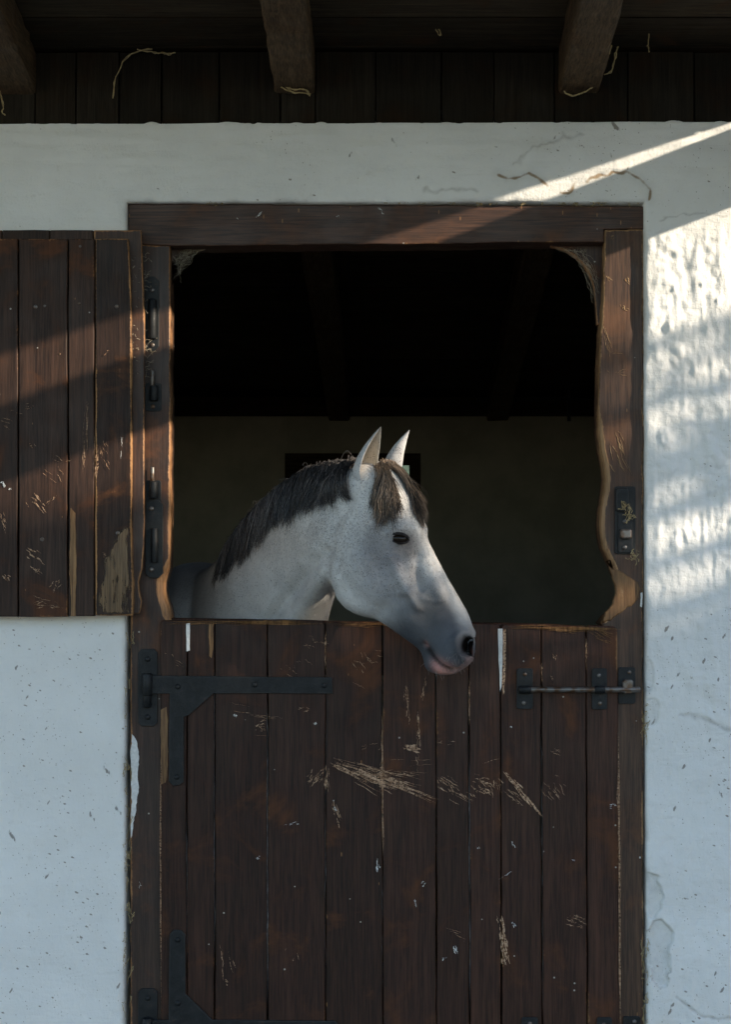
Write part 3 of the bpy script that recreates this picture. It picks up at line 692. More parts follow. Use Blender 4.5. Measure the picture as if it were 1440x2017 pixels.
slivers('scratch', [
    (645, 1494, 850, 1545, 16, 4, 1.1), (648, 1498, 855, 1566, 22, 5, 1.5), (650, 1500, 850, 1580, 24, 5, 1.7), (690, 1505, 800, 1560, 18, 12, 1.1), (645, 1497, 720, 1540, 8, 3, 1.2), (755, 1510, 850, 1512, 8, 8, .8), (860, 1530, 925, 1580, 20, 8, 1.6),
    (925, 1540, 975, 1565, 26, 14, 1.9), (975, 1530, 990, 1570, 8, 8, 1.5), (990, 1515, 1066, 1604, 20, 2.6, 3.0), (988, 1550, 1040, 1590, 8, 5, 1.2), (1066, 1530, 1100, 1575, 14, 10, 1.2),
    (792, 1468, 830, 1478, 30, 4, 3.0), (822, 1400, 828, 1475, 10, 2, 1.3), (800, 1340, 803, 1460, 9, 2, 1.), (838, 1330, 828, 1390, 7, 3, 1.2), (606, 1545, 640, 1510, 20, 9, 1.5), (640, 1500, 648, 1560, 12, 4, 1.5),
    (655, 1575, 676, 1640, 10, 3, 1.4), (985, 1800, 1000, 1900, 16, 5, 2.6), (990, 1860, 998, 1905, 10, 3, 2.6), (1115, 1810, 1155, 1825, 18, 7, 1.4), (860, 1460, 895, 1464, 6, 3, 1.), (700, 1480, 770, 1460, 4, 5, .8),
    (750, 1490, 751, 1570, 14, 2, 1.8), (430, 1400, 560, 1440, 5, 20, .9), (500, 1430, 527, 1422, 12, 6, 1.4), (580, 1400, 620, 1396, 6, 3, 1.2), (436, 1845, 450, 1930, 5, 8, 1.0), (440, 1930, 452, 1934, 6, 2, 2.0),
    (860, 1820, 930, 1850, 5, 6, .7), (1085, 1475, 1110, 1485, 8, 6, 1.), (1090, 1288, 1094, 1300, 6, 2, 1.5), (1084, 1330, 1090, 1345, 5, 1.5, 1.2),
    (820, 1480, 824, 1530, 4, 3, .8), (1218, 1440, 1222, 2000, 60, .5, .9), (753, 1400, 754, 1680, 40, .5, .9), (924, 1330, 925, 1420, 14, .6, 1.1), (1066, 1300, 1068, 1345, 8, .6, 1.), (641, 1240, 641, 1330, 14, .5, .9), (1154, 1240, 1156, 1320, 10, .5, 1.), (316, 1460, 317, 1980, 30, .6, .7), (320, 1290, 365, 1315, 5, 6, .8), (600, 1260, 640, 1280, 8, 8, 1.), (560, 1300, 600, 1330, 8, 12, .9), (700, 1290, 745, 1330, 12, 18, 1.0), (570, 1860, 590, 1900, 3, 8, 1.1)],
    YD-.0030, M['scar'], hdoor, 4)
slivers('paint_fleck', [(461, 1405, 465, 1412, 6, 1.5, 2.0), (618, 1420, 622, 1430, 5, 2, 1.5), (655, 1575, 664, 1600, 5, 1.5, 1.5), (745, 1680, 742, 1730, 7, 2, 1.4), (895, 1860, 902, 1880, 7, 2, 1.8), (870, 1890, 880, 1882, 4, 2, 1.4),
    (1010, 1815, 1014, 1826, 5, 1.5, 1.6), (1200, 1588, 1214, 1584, 7, 2, 1.2), (940, 1665, 945, 1672, 4, 1.5, 1.3), (1008, 1655, 1012, 1670, 4, 1.5, 1.2), (830, 1745, 838, 1738, 4, 2, 1.), (1128, 1690, 1132, 1696, 4, 1.5, 1.2),
    (500, 1685, 515, 1690, 5, 3, 1.), (560, 1625, 600, 1620, 5, 3, .8), (1005, 1430, 1010, 1434, 3, 1.5, 1.2), (275, 1735, 276, 1750, 3, .8, 1.0), (1260, 1685, 1262, 1690, 3, 1, 1.3), (818, 1770, 819, 1790, 4, 1, 1.), (980, 1735, 1010, 1715, 4, 1, .6)],
    YD-.0032, M['white'], hdoor, 5)
M['glint'] = plain('joint_glint', (.10, .09, .085), (.26, .245, .24), 60, .9, .1, .001, .1)  # pale slivers stand in for light catching the plank joints
slivers('joint_glint', [(526.5, 1375, 526.5, 1990, 26, .3, .55), (640.5, 1380, 641, 1980, 10, .3, .4), (422, 1300, 423, 1990, 12, .3, .4), (924, 1440, 926, 1990, 18, .3, .5), (1067, 1440, 1070, 1990, 10, .3, .4), (753, 1690, 754, 1990, 8, .3, .4), (368, 1560, 369, 1990, 8, .3, .35)], YD-.0016, M['glint'], hdoor, 14)
slivers('scratch', [(322, 1225, 640, 1227, 44, 2.2, .9), (642, 1228, 920, 1231, 30, 2.2, .9), (990, 1234, 1215, 1238, 40, 3.0, 1.1), (1160, 1236, 1215, 1262, 20, 8, .9), (1090, 1238, 1150, 1246, 14, 4, 1.0)], YD-.0030, M['gnawed'], hdoor, 15)
slivers('scratch', [(50, 1080, 90, 1115, 10, 5, 1.8), (60, 975, 95, 1015, 10, 8, 1.6), (88, 1000, 112, 975, 6, 3, 1.2), (0, 1010, 14, 1050, 8, 3, 1.4), (0, 1130, 22, 1146, 7, 3, 1.8), (55, 1110, 85, 1135, 6, 4, 1.4), (100, 1165, 120, 1140, 8, 5, 1.4),
    (60, 1190, 130, 1195, 12, 10, 1.1), (50, 800, 70, 802, 6, 2, 1.2), (205, 700, 214, 688, 6, 2, 1.), (195, 870, 220, 940, 10, 6, .9), (190, 850, 186, 950, 8, 3, 1.0), (95, 900, 132, 940, 8, 12, 1.), (0, 820, 45, 835, 8, 8, 1.), (200, 1085, 220, 1105, 5, 3, 1.), (60, 872, 66, 885, 5, 3, 1.5),
    (170, 780, 168, 940, 8, 3, .8)], YS-.0030, M['scar'], shutter, 6)
slivers('paint_fleck', [(3, 945, 10, 960, 6, 3, 2.4), (18, 962, 24, 966, 4, 2, 1.5), (240, 855, 238, 920, 4, 1, .7)], YS-.003, M['white'], shutter, 7)
slivers('scratch', [(1200, 470, 1215, 466, 5, 2, 1.2), (1192, 540, 1200, 560, 8, 4, 1.), (1220, 600, 1240, 615, 6, 5, 1.2), (1192, 640, 1204, 700, 8, 4, .8), (1195, 720, 1240, 726, 5, 14, .7), (1230, 545, 1241, 562, 7, 3, 1.3), (1205, 850, 1240, 950, 16, 12, .9)], YJ-.0006, M['raw'], frame, 8)
slivers('paint_fleck', [(503, 430, 520, 416, 6, 1.2, 1.4), (744, 408, 756, 422, 5, 1, 1.2), (466, 430, 470, 432, 3, 1, 1.2), (662, 426, 668, 428, 3, 1, 1.2)], YJ-.0048, M['white'], frame, 9)

# ------------------------------------------------------------------ horse
HA = math.radians(22)
E1 = np.array([math.cos(HA), -math.sin(HA), 0]); E2 = np.array([0, 0, 1.]); EN = np.array([-math.sin(HA), -math.cos(HA), 0])
H0 = P(735, 930, -.115)
def head_uv(px, py, w_=0.0):
    d = ray(px, py); t = ((H0 + EN*w_ - CAM) @ EN)/(d @ EN); q = CAM + d*t - H0
    return np.array([q @ E1, q @ E2])
A0, A1 = head_uv(697, 950), head_uv(890, 1300)
AX = (A1-A0)/np.linalg.norm(A1-A0); AP = np.array([-AX[1], AX[0]])      # along the face, towards the forehead
def td(px, py, w_=0.0):
    q = head_uv(px, py, w_)-A0; return np.array([q @ AX, q @ AP])
dorsal = np.array([td(*p) for p in [(672, 935, 0), (700, 916, 0), (735, 906, 0), (770, 917, -.01), (800, 946, -.03), (824, 983, -.04), (838, 1018, -.045), (849, 1060, -.035), (866, 1100, -.02), (886, 1140, -.015), (906, 1175, -.012), (923, 1205, -.012), (935, 1235, -.016), (941, 1262, -.02), (940, 1285, -.02), (932, 1303, -.015), (918, 1317, -.005), (904, 1325, 0)]])
ventral = np.array([td(*p) for p in [(645, 1010, .05), (640, 1060, .055), (635, 1105, .055), (637, 1145, .05), (648, 1175, .045), (666, 1197, .04), (690, 1210, .035), (712, 1216, .03), (733, 1219, .025), (755, 1231, .02), (780, 1249, .02), (805, 1267, .02), (820, 1277, .02), (828, 1290, .02), (834, 1308, .018), (846, 1322, .015), (862, 1330, .01), (880, 1330, .005), (896, 1327, 0)]])
T0, T1 = -.022, min(dorsal[-1, 0], ventral[-1, 0])
def smooth1(a, n):
    k = np.exp(-.5*(np.arange(-n, n+1)/(n/2.2))**2); k /= k.sum(); return np.convolve(np.pad(a, n, mode='edge'), k, 'valid')
tau = np.array([-.1, .05, .15, .26, .34, .45, .58, .72, .84, .90, .95, 1.0])
scol = np.array([0, .18, .40, .62, .82, 1.])
WT = np.array([[.036, .040, .046, .050, .050, .042],
               [.058, .066, .070, .070, .066, .055],
               [.062, .076, .078, .076, .072, .058],
               [.060, .082, .082, .080, .074, .055],
               [.056, .078, .082, .080, .070, .048],
               [.040, .056, .068, .068, .056, .036],
               [.034, .045, .054, .050, .040, .030],
               [.034, .042, .047, .044, .038, .032],
               [.040, .050, .052, .049, .043, .038],
               [.043, .054, .055, .051, .045, .038],
               [.042, .052, .054, .050, .044, .036],
               [.036, .046, .050, .046, .040, .032]])
def width(t, s):
    u = np.clip(t/T1, -.1, 1.0)
    i = np.clip(np.searchsorted(tau, u)-1, 0, len(tau)-2); f = (u-tau[i])/(tau[i+1]-tau[i]); f = f*f*(3-2*f)
    j = np.clip(np.searchsorted(scol, s)-1, 0, len(scol)-2); g_ = (s-scol[j])/(scol[j+1]-scol[j]); g_ = g_*g_*(3-2*g_)
    return WT[i, j]*(1-f)*(1-g_)+WT[i+1, j]*f*(1-g_)+WT[i, j+1]*(1-f)*g_+WT[i+1, j+1]*f*g_
def head_loft():
    n, m = 150, 72
    th = np.linspace(0, np.pi/2, 26); ts = np.concatenate([np.linspace(T0, T1*.90, n-26), T1*.90+(T1*.0998)*np.sin(th)])
    D = smooth1(np.interp(ts, dorsal[:, 0], dorsal[:, 1]), 3); Vn = smooth1(np.interp(ts, ventral[:, 0], ventral[:, 1]), 3)
    rows = []
    for i, t in enumerate(ts):
        ph = np.linspace(0, 2*np.pi, m, endpoint=False)
        s = (1-np.cos(ph))/2; sg = np.sin(ph)
        ww = width(np.full(m, t), s)*np.sign(sg)*np.abs(sg)**.72
        u = t/T1
        if u > .90: ww = ww*max(.0, 1-((u-.90)/.10)**2.6)**.5
        if u < -.02: ww = ww*max(.1, 1-((-.02-u)/.12)**2)**.5
        d = D[i] + (Vn[i]-D[i])*s
        q = A0[None] + t*AX[None] + d[:, None]*AP[None]
        rows.append(H0 + q[:, :1]*E1 + q[:, 1:]*E2 + ww[:, None]*EN)
    return loft_faces(rows)
def loft_faces(rows):
    n, m = len(rows), len(rows[0]); v = np.concatenate(rows); f = []
    for i in range(n-1):
        for k_ in range(m):
            j = (k_+1) % m; f.append((i*m+k_, i*m+j, (i+1)*m+j, (i+1)*m+k_))
    v = np.concatenate([v, rows[0].mean(0)[None], rows[-1].mean(0)[None]]); a, b = n*m, n*m+1
    for k_ in range(m):
        j = (k_+1) % m; f.append((a, j, k_)); f.append((b, (n-1)*m+k_, (n-1)*m+j))
    return v, f
def spline(a, n):
    a = np.asarray(a, float); k = len(a); x = np.linspace(0, k-1, n); out = []
    for u in x:
        i = min(int(u), k-2); t = u-i
        p0, p1, p2, p3 = a[max(i-1, 0)], a[i], a[i+1], a[min(i+2, k-1)]
        out.append(.5*((2*p1)+(-p0+p2)*t+(2*p0-5*p1+4*p2-p3)*t*t+(-p0+3*p1-3*p2+p3)*t**3))
    return np.array(out)
def tube_loft(C, U, hw, n=60, m=48, p=.85):
    """C upper line, U lower line, hw half width: oval sections between the two lines"""
    C, U = spline(C, n), spline(U, n); hw = spline(np.array(hw)[:, None], n)[:, 0]
    mid = (C+U)/2; tan = np.gradient(mid, axis=0); rows = []
    for i in range(n):
        up = C[i]-U[i]; lat = np.cross(tan[i], up); lat /= np.linalg.norm(lat)
        ph = np.linspace(0, 2*np.pi, m, endpoint=False)
        c, s_ = np.cos(ph), np.sin(ph)
        # narrower towards the crest, fuller below
        prof = np.sign(s_)*np.abs(s_)**p*(1-.22*c)
        rows.append(mid[i] + c[:, None]*up/2 + (hw[i]*prof)[:, None]*lat)
    return loft_faces(rows)
neckC = [P(742, 934, -.115), P(700, 920, -.09), P(640, 928, -.03), P(575, 958, .08), P(512, 1012, .24), P(462, 1078, .42), P(425, 1112, .62), P(385, 1128, .85), P(345, 1135, 1.1)]
crest = spline(neckC[1:8], 200)
neckU = [P(690, 1120, -.10), P(655, 1150, -.06), P(636, 1180, .05), P(622, 1232, .15), P(600, 1330, .24), P(580, 1440, .32), P(560, 1560, .42), P(535, 1650, .60), P(500, 1700, .85)]
neckW = [.055, .060, .066, .078, .098, .128, .165, .20, .22]
shells = [head_loft(), tube_loft(neckC, neckU, neckW, 80, 64)]
# trunk behind the door
BD = np.array([-.30, .954, 0]); BL = np.array([.954, .30, 0])
W0 = P(420, 1115, .62)
def bp(b, z): return np.array([W0[0], W0[1], 0]) + BD*b + np.array([0, 0, z])
shells.append(tube_loft([bp(-.12, 1.28), bp(.0, 1.42), bp(.2, 1.47), bp(.5, 1.42), bp(.8, 1.42), bp(1.1, 1.46), bp(1.35, 1.40), bp(1.5, 1.22), bp(1.54, 1.1)],
                        [bp(-.20, 1.0), bp(-.12, .78), bp(.1, .66), bp(.45, .62), bp(.8, .66), bp(1.05, .74), bp(1.3, .82), bp(1.46, .95), bp(1.52, 1.05)],
                        [.10, .20, .26, .30, .30, .29, .26, .16, .03], 50, 40))
def leg(b, side, pts):
    c = [np.array([W0[0], W0[1], 0]) + BD*(b+db) + BL*(side*(.17+ds)) + np.array([0, 0, z]) for db, ds, z, r in pts]
    n = 44; c = spline(c, n); r = spline(np.array([[q[3]] for q in pts]), n)[:, 0]; rows = []
    for i in range(n):
        ph = np.linspace(0, 2*np.pi, 18, endpoint=False)
        rows.append(c[i] + r[i]*(np.cos(ph)[:, None]*BD*1.1 + np.sin(ph)[:, None]*BL*.85))
    return loft_faces(rows)
fore = [(0, 0, 1.0, .11), (.0, 0, .82, .085), (.01, 0, .65, .058), (0, 0, .50, .046), (0, 0, .46, .043), (.01, 0, .38, .030), (.01, 0, .24, .027), (.0, 0, .18, .034), (-.03, 0, .13, .028), (-.05, 0, .10, .045), (-.06, 0, .065, .052)]
hind = [(.05, 0, 1.05, .17), (.0, 0, .90, .13), (-.02, 0, .76, .085), (.05, 0, .64, .060), (.12, 0, .56, .045), (.10, 0, .50, .040), (.09, 0, .38, .031), (.08, 0, .24, .030), (.06, 0, .18, .035), (.03, 0, .13, .029), (.01, 0, .10, .046), (0, 0, .065, .053)]
for sd in (-1, 1): shells.append(leg(.08, sd, fore)); shells.append(leg(1.28, sd, hind))
def union_remesh(shells, vox):
    V = []; Fc = []; o = 0
    for v, f in shells: V.append(v); Fc += [tuple(i+o for i in q) for q in f]; o += len(v)
    me = bpy.data.meshes.new('tmp'); me.from_pydata(np.concatenate(V).tolist(), [], Fc)
    ob = bpy.data.objects.new('tmp', me); COL.objects.link(ob)
    import bmesh
    bm = bmesh.new(); bm.from_mesh(me); bmesh.ops.recalc_face_normals(bm, faces=bm.faces); bm.to_mesh(me); bm.free()
    md = ob.modifiers.new('r', 'REMESH'); md.mode = 'VOXEL'; md.voxel_size = vox; md.adaptivity = 0
    dg = bpy.context.evaluated_depsgraph_get(); ev = ob.evaluated_get(dg); m2 = ev.to_mesh()
    n = len(m2.vertices); v = np.empty(n*3, np.float32); m2.vertices.foreach_get('co', v)
    nl = len(m2.loops); li = np.empty(nl, np.int32); m2.loops.foreach_get('vertex_index', li)
    ls = np.empty(len(m2.polygons), np.int32); m2.polygons.foreach_get('loop_total', ls)
    assert (ls == 4).all()
    ev.to_mesh_clear(); bpy.data.objects.remove(ob); bpy.data.meshes.remove(me)
    return v.reshape(-1, 3).astype(float), li.reshape(-1, 4)
HV, HF = union_remesh(shells, .0042)
def edges_of(f):
    e = np.concatenate([f[:, [0, 1]], f[:, [1, 2]], f[:, [2, 3]], f[:, [3, 0]]]); e.sort(1)
    return np.unique(e, axis=0)
HE = edges_of(HF)
def laplace(v, e, it, wgt):
    n = len(v); deg = np.bincount(e.ravel(), minlength=n).astype(float)[:, None]
    for _ in range(it):
        s_ = np.stack([np.bincount(e[:, 0], v[e[:, 1], k_], n)+np.bincount(e[:, 1], v[e[:, 0], k_], n) for k_ in range(3)], 1)
        v = v + wgt*(s_/deg-v)
    return v
def normals(v, f):
    fn = np.cross(v[f[:, 2]]-v[f[:, 0]], v[f[:, 3]]-v[f[:, 1]]); n = np.zeros_like(v)
    for k_ in range(4):
        for c in range(3): n[:, c] += np.bincount(f[:, k_], fn[:, c], len(v))
    return n/(np.linalg.norm(n, axis=1)[:, None]+1e-12)
HV = laplace(HV, HE, 5, .5)
def hcoord(v):
    q = v-H0; a = np.c_[q @ E1, q @ E2]-A0; return a @ AX, a @ AP, q @ EN
# blend the seam between cheek, throat and neck, and neck and shoulder
t_, d_, w_ = hcoord(HV)
jx, jy = project(HV)
nodeU = np.array([P(655, 1000, -.1), P(640, 1090, -.06), P(650, 1160, -.05)])
dist = np.min(np.linalg.norm(HV[:, None]-nodeU[None], axis=2), 1)
wg = np.clip(1-dist/.09, 0, 1)*.35
behind = np.clip((HV[:, 1]-.25)/.2, 0, 1)*.6
poll = np.clip(1-np.linalg.norm(HV-P(700, 930, -.1), axis=1)/.10, 0, 1)*.6
HV = laplace(HV, HE, 22, np.maximum(np.maximum(wg, behind), poll)[:, None])
# ---- sculpted relief of the head, given on the near cheek and mirrored
def surf_td(pts, w_=.055): return np.array([td(a, b, w_) for a, b in pts])
def sculpt(v, strokes, neck=False):
    n = normals(v, HF); t_, d_, w_ = hcoord(v); side = np.abs(w_)
    head = (t_ > -.02)
    amt = np.zeros(len(v)); px, py = project(v)
    for pts, sig, amp, wd in strokes:
        if neck:
            near = (n @ np.array([-.3, -.95, 0])) > 0
            d = polydist(px, py, pts if len(pts) > 1 else [pts[0], (pts[0][0]+.01, pts[0][1])])
            amt += amp*np.exp(-.5*(d/sig)**2)*near*(v[:, 1] < .6)
        else:
            q = surf_td(pts, wd)
            if len(q) == 1: q = np.concatenate([q, q+1e-5])
            d = polydist(t_, d_, [tuple(z) for z in q])/S
            amt += amp*np.exp(-.5*(d/sig)**2)*head*sstep(side, .008, .025)
    return v + n*(amt*.001)[:, None]
head_strokes = [
    ([(787, 1060)], 30, 7, .085), ([(760, 1046), (784, 1032), (808, 1040)], 8, 5.5, .085), ([(787, 1062)], 12, -9, .085), ([(756, 1018)], 13, -9, .075),
    ([(805, 1085), (790, 1080)], 9, -3, .075),
    ([(700, 1130)], 46, 9, .07), ([(652, 1120), (660, 1165), (690, 1192), (722, 1198)], 13, 6, .06),
    ([(768, 1098), (786, 1140), (800, 1166)], 6.0, 13, .066), ([(786, 1168), (806, 1162)], 4, 6, .06), ([(806, 1172), (820, 1196)], 5, 9, .055),
    ([(815, 1095), (815, 1130), (822, 1160)], 6, -10, .06), ([(740, 1205), (768, 1190), (792, 1178)], 12, -7, .055),
    ([(842, 1118), (852, 1148), (862, 1170)], 8, 8, .05), ([(848, 1095), (866, 1130), (884, 1165)], 6, -7, .042), ([(868, 1110), (890, 1150), (915, 1195)], 7, 4, .025),
    ([(832, 1178), (850, 1184), (872, 1184)], 2.6, 2.6, .05), ([(842, 1214)], 20, -9, .048), ([(885, 1205), (905, 1235)], 10, -5, .045), ([(800, 1225), (830, 1245)], 12, 5, .04),
    ([(870, 1150), (880, 1185)], 6, -3, .045),
    ([(896, 1258), (905, 1245), (922, 1245), (935, 1262), (936, 1282)], 6, 6, .05), ([(896, 1258), (900, 1282), (912, 1297)], 6, 5, .05),
    ([(911, 1264), (919, 1284)], 9, -6, .05), ([(916, 1290), (921, 1294)], 5, -9, .048),
    ([(834, 1270), (848, 1284), (864, 1304), (884, 1319), (900, 1321)], 3.6, -12, .04), ([(845, 1312)], 11, 9, .032), ([(868, 1318)], 8, 4, .03), ([(893, 1306)], 9, 4, .04), ([(880, 1295)], 16, 3, .045), ([(822, 1276)], 8, -4, .035),
    ([(770, 1000), (748, 970)], 14, 3, .07), ([(712, 955)], 20, 9, .06)]
neck_strokes = [
    ([(634, 1085), (604, 1130), (568, 1178), (528, 1226)], 12, -20, 0), ([(618, 1140), (596, 1190), (575, 1230)], 18, 9, 0), ([(618, 1082), (640, 1076)], 9, 7, 0),
    ([(690, 985), (668, 1020), (650, 1060), (640, 1100), (640, 1140), (650, 1168)], 8, -7, 0), ([(668, 1040), (655, 1075)], 14, 4, 0),
    ([(590, 1010), (520, 1090), (470, 1160)], 26, 6, 0), ([(560, 1080), (500, 1180)], 20, -4, 0), ([(460, 1140), (430, 1200)], 18, 5, 0)]
def nostril_q(v):
    t_, d_, w_ = hcoord(v); c = td(915, 1274, .05); a = td(908, 1256, .05); b = td(923, 1292, .05); ax = (b-a)/np.linalg.norm(b-a)
    x, y_ = t_-c[0], d_-c[1]; u = x*ax[0]+y_*ax[1]; w2 = -x*ax[1]+y_*ax[0]
    return np.where(np.abs(w_) > .002, np.hypot(u/(21*S), (w2+3*S*np.sin(u/(21*S)*1.4))/(12.5*S)), 9), np.sign(w_)
def carve_nostril(v):
    q, sg = nostril_q(v); m = np.clip(1-q, 0, 1)**.6
    rim = np.exp(-((q-1.25)/.22)**2)
    return v - EN*(sg*m*.034)[:, None] + EN*(sg*rim*.0035)[:, None] - (E1*.4+E2*-.2)*(m*.006)[:, None]
HV = sculpt(HV, head_strokes); HV = carve_nostril(HV); HV = sculpt(HV, neck_strokes, True)
HV = laplace(HV, HE, 1, .3)

# ---- coat colour: flea-bitten grey, dark muzzle, pink lips
def pigment(v):
    t_, d_, w_ = hcoord(v); n = len(v); side = np.abs(w_)
    px, py = project(v)
    rg = np.random.default_rng(5)
    col = np.tile(np.array([.68, .665, .645]), (n, 1)); fleck = np.full(n, .35)
    def blend(m, c):
        nonlocal col
        col = col*(1-m[:, None]) + np.array(c)*m[:, None]
    onhead = sstep(t_, -.03, .02)*(v[:, 1] < .25)
    def spot(x, y, w0, sx, c, k=1., sy=None):
        q = td(x, y, w0); m = np.exp(-.5*(((t_-q[0])/(sx*S))**2+((d_-q[1])/((sy or sx)*S))**2))*onhead*sstep(side, 0, .02)*k
        blend(m, c)
    spot(738, 1085, .07, 34, (.20, .20, .22), .72); spot(772, 1110, .07, 26, (.22, .21, .225), .65); spot(745, 1150, .07, 34, (.27, .27, .29), .62); spot(790, 1190, .06, 22, (.24, .24, .26), .6); spot(850, 1150, .05, 26, (.33, .32, .33), .45)
    spot(787, 1062, .085, 16, (.075, .065, .06), .9); spot(795, 1085, .08, 14, (.17, .15, .14), .7); spot(745, 1050, .075, 20, (.24, .22, .21), .55)
    spot(815, 1130, .06, 12, (.22, .2, .2), .6, 8)
    # muzzle
    u = t_/T1
    tt = td(835, 1195, .05)[0]/T1
    mz = sstep(u, .50, .74)*onhead*(1-.75*sstep(d_, dorsal_at(t_)-.035, dorsal_at(t_)-.008)*sstep(-u, -.97, -.80))
    blend(mz*.96, (.038, .046, .060))
    spot(845, 1215, .05, 24, (.13, .12, .115), .7)
    spot(890, 1250, .05, 28, (.095, .105, .125), .6); spot(850, 1300, .04, 18, (.07, .075, .085), .6)
    spot(838, 1276, .04, 9, (.05, .05, .05), .7)
    # nostril painted black for the shade inside it; its edge, lips
    spot(914, 1276, .05, 15, (.03, .03, .033), .6)
    q = nostril_q(v)[0]; blend(1-sstep(q, .78, 1.02), (.004, .0035, .0035))
    spot(929, 1294, .04, 7, (.50, .24, .19), .85); spot(868, 1315, .034, 12, (.66, .31, .27), 1., 9); spot(880, 1323, .028, 10, (.68, .34, .29), 1.); spot(886, 1326, .015, 12, (.62, .32, .27), .9)
    spot(839, 1268, .04, 4, (.42, .2, .17), .6)
    q = surf_td([(842, 1278), (864, 1304), (884, 1319)], .04); dl = polydist(t_, d_, [tuple(z) for z in q])/S
    blend(np.exp(-.5*(dl/2.6)**2)*onhead*.9, (.02, .015, .015))
    lipm = onhead*sstep(u, .965, .995)*(side < .03); blend(lipm*.5, (.45, .26, .22))
    fleck = np.clip(.75*np.exp(-.5*(((px-690)/95)**2+((py-1060)/75)**2))+.6*np.exp(-.5*(((px-600)/160)**2+((py-1010)/70)**2))+.55*np.exp(-.5*(((px-410)/60)**2+((py-1180)/50)**2))+.35*np.exp(-.5*(((px-820)/40)**2+((py-1110)/60)**2)), 0, 1)
    dc = np.min(np.linalg.norm(v[:, None]-crest[None, ::8], axis=2), 1) if len(v) < 5e6 else 0
    blend((1-sstep(dc, .03, .075))*.85, (.035, .034, .036))
    # indoor shade painted in: darker towards the shoulder and trunk
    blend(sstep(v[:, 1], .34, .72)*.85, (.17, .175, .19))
    warm = np.exp(-.5*(((px-510)/70)**2+((py-1050)/45)**2))*(v[:, 1] < .6); blend(warm*.35, (.55, .43, .33))
    return np.c_[col, np.ones(n)], fleck
def dorsal_at(t): return np.interp(t, dorsal[:, 0], dorsal[:, 1])
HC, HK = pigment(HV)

# ---- ears, joined into the body mesh
def ear(base, tip, opend, length_w, seed, lean):
    base, tip = np.array(base), np.array(tip); ax = tip-base; L = np.linalg.norm(ax); ax /= L
    o = np.array(opend, float); o -= ax*(o @ ax); o /= np.linalg.norm(o); sd = np.cross(ax, o)
    n, m = 34, 29; outer = []; inner = []; cin = []; cout = []
    for i in range(n):
        k_ = i/(n-1)
        r = length_w*np.interp(k_, [0, .12, .3, .5, .7, .85, .95, 1], [.30, .72, 1.0, .92, .66, .37, .15, .01])
        half = math.radians(np.interp(k_, [0, .15, .35, .6, .85, 1], [172, 150, 118, 108, 104, 100]))
        c = base + ax*L*k_ + lean*math.sin(k_*math.pi)*L*.06
        th = np.linspace(-half, half, m)+math.pi
        dirs = np.cos(th)[:, None]*o + np.sin(th)[:, None]*sd*.86
        edge = np.abs(np.linspace(-1, 1, m)); tk = np.clip(.0042*(1-edge**6)+.0012, 0, r*.45)
        po = c + dirs*r; pi_ = c + dirs*(r-tk)[:, None]
        outer.append(po); inner.append(pi_)
        cout.append(np.tile([.52, .51, .50, 1], (m, 1)))
        ci = np.array([.62, .52, .40, 1])*np.interp(k_, [0, .3, 1], [.75, 1, 1.0]); ci[3] = 1
        cc = np.tile(ci, (m, 1)); cc[:, :3] = cc[:, :3]*(1-.35*np.exp(-(edge/.35)**2))[:, None]; cin.append(cc)
    rows = [np.concatenate([a, b[::-1]]) for a, b in zip(outer, inner)]; cols = [np.concatenate([a, b[::-1]]) for a, b in zip(cout, cin)]
    mm = 2*m; idx = np.arange(n*mm).reshape(n, mm)
    f = np.stack([idx[:-1], np.roll(idx, -1, 1)[:-1], np.roll(idx, -1, 1)[1:], idx[1:]], -1).reshape(-1, 4)
    return np.concatenate(rows), f, np.concatenate(cols)
def on_plane(px, py, w_): q = head_uv(px, py, w_); return H0 + q[0]*E1 + q[1]*E2 + w_*EN
ears = [ear(on_plane(706, 972, .048), on_plane(751, 840, .062), E1 + EN*.62, .0325, 1, -E1*.5),
        ear(on_plane(770, 960, -.048), on_plane(807, 847, -.060), E1*1.0 - EN*.42, .0325, 2, -E1*.5)]
V_, F_, C_, K_ = [HV], [HF], [HC], [HK]; off = len(HV)
for ev_, ef_, ec_ in ears:
    V_.append(ev_); F_.append(ef_+off); C_.append(ec_); K_.append(np.full(len(ev_), .45)); off += len(ev_)
V_, F_, C_, K_ = np.concatenate(V_), np.concatenate(F_), np.concatenate(C_), np.concatenate(K_)

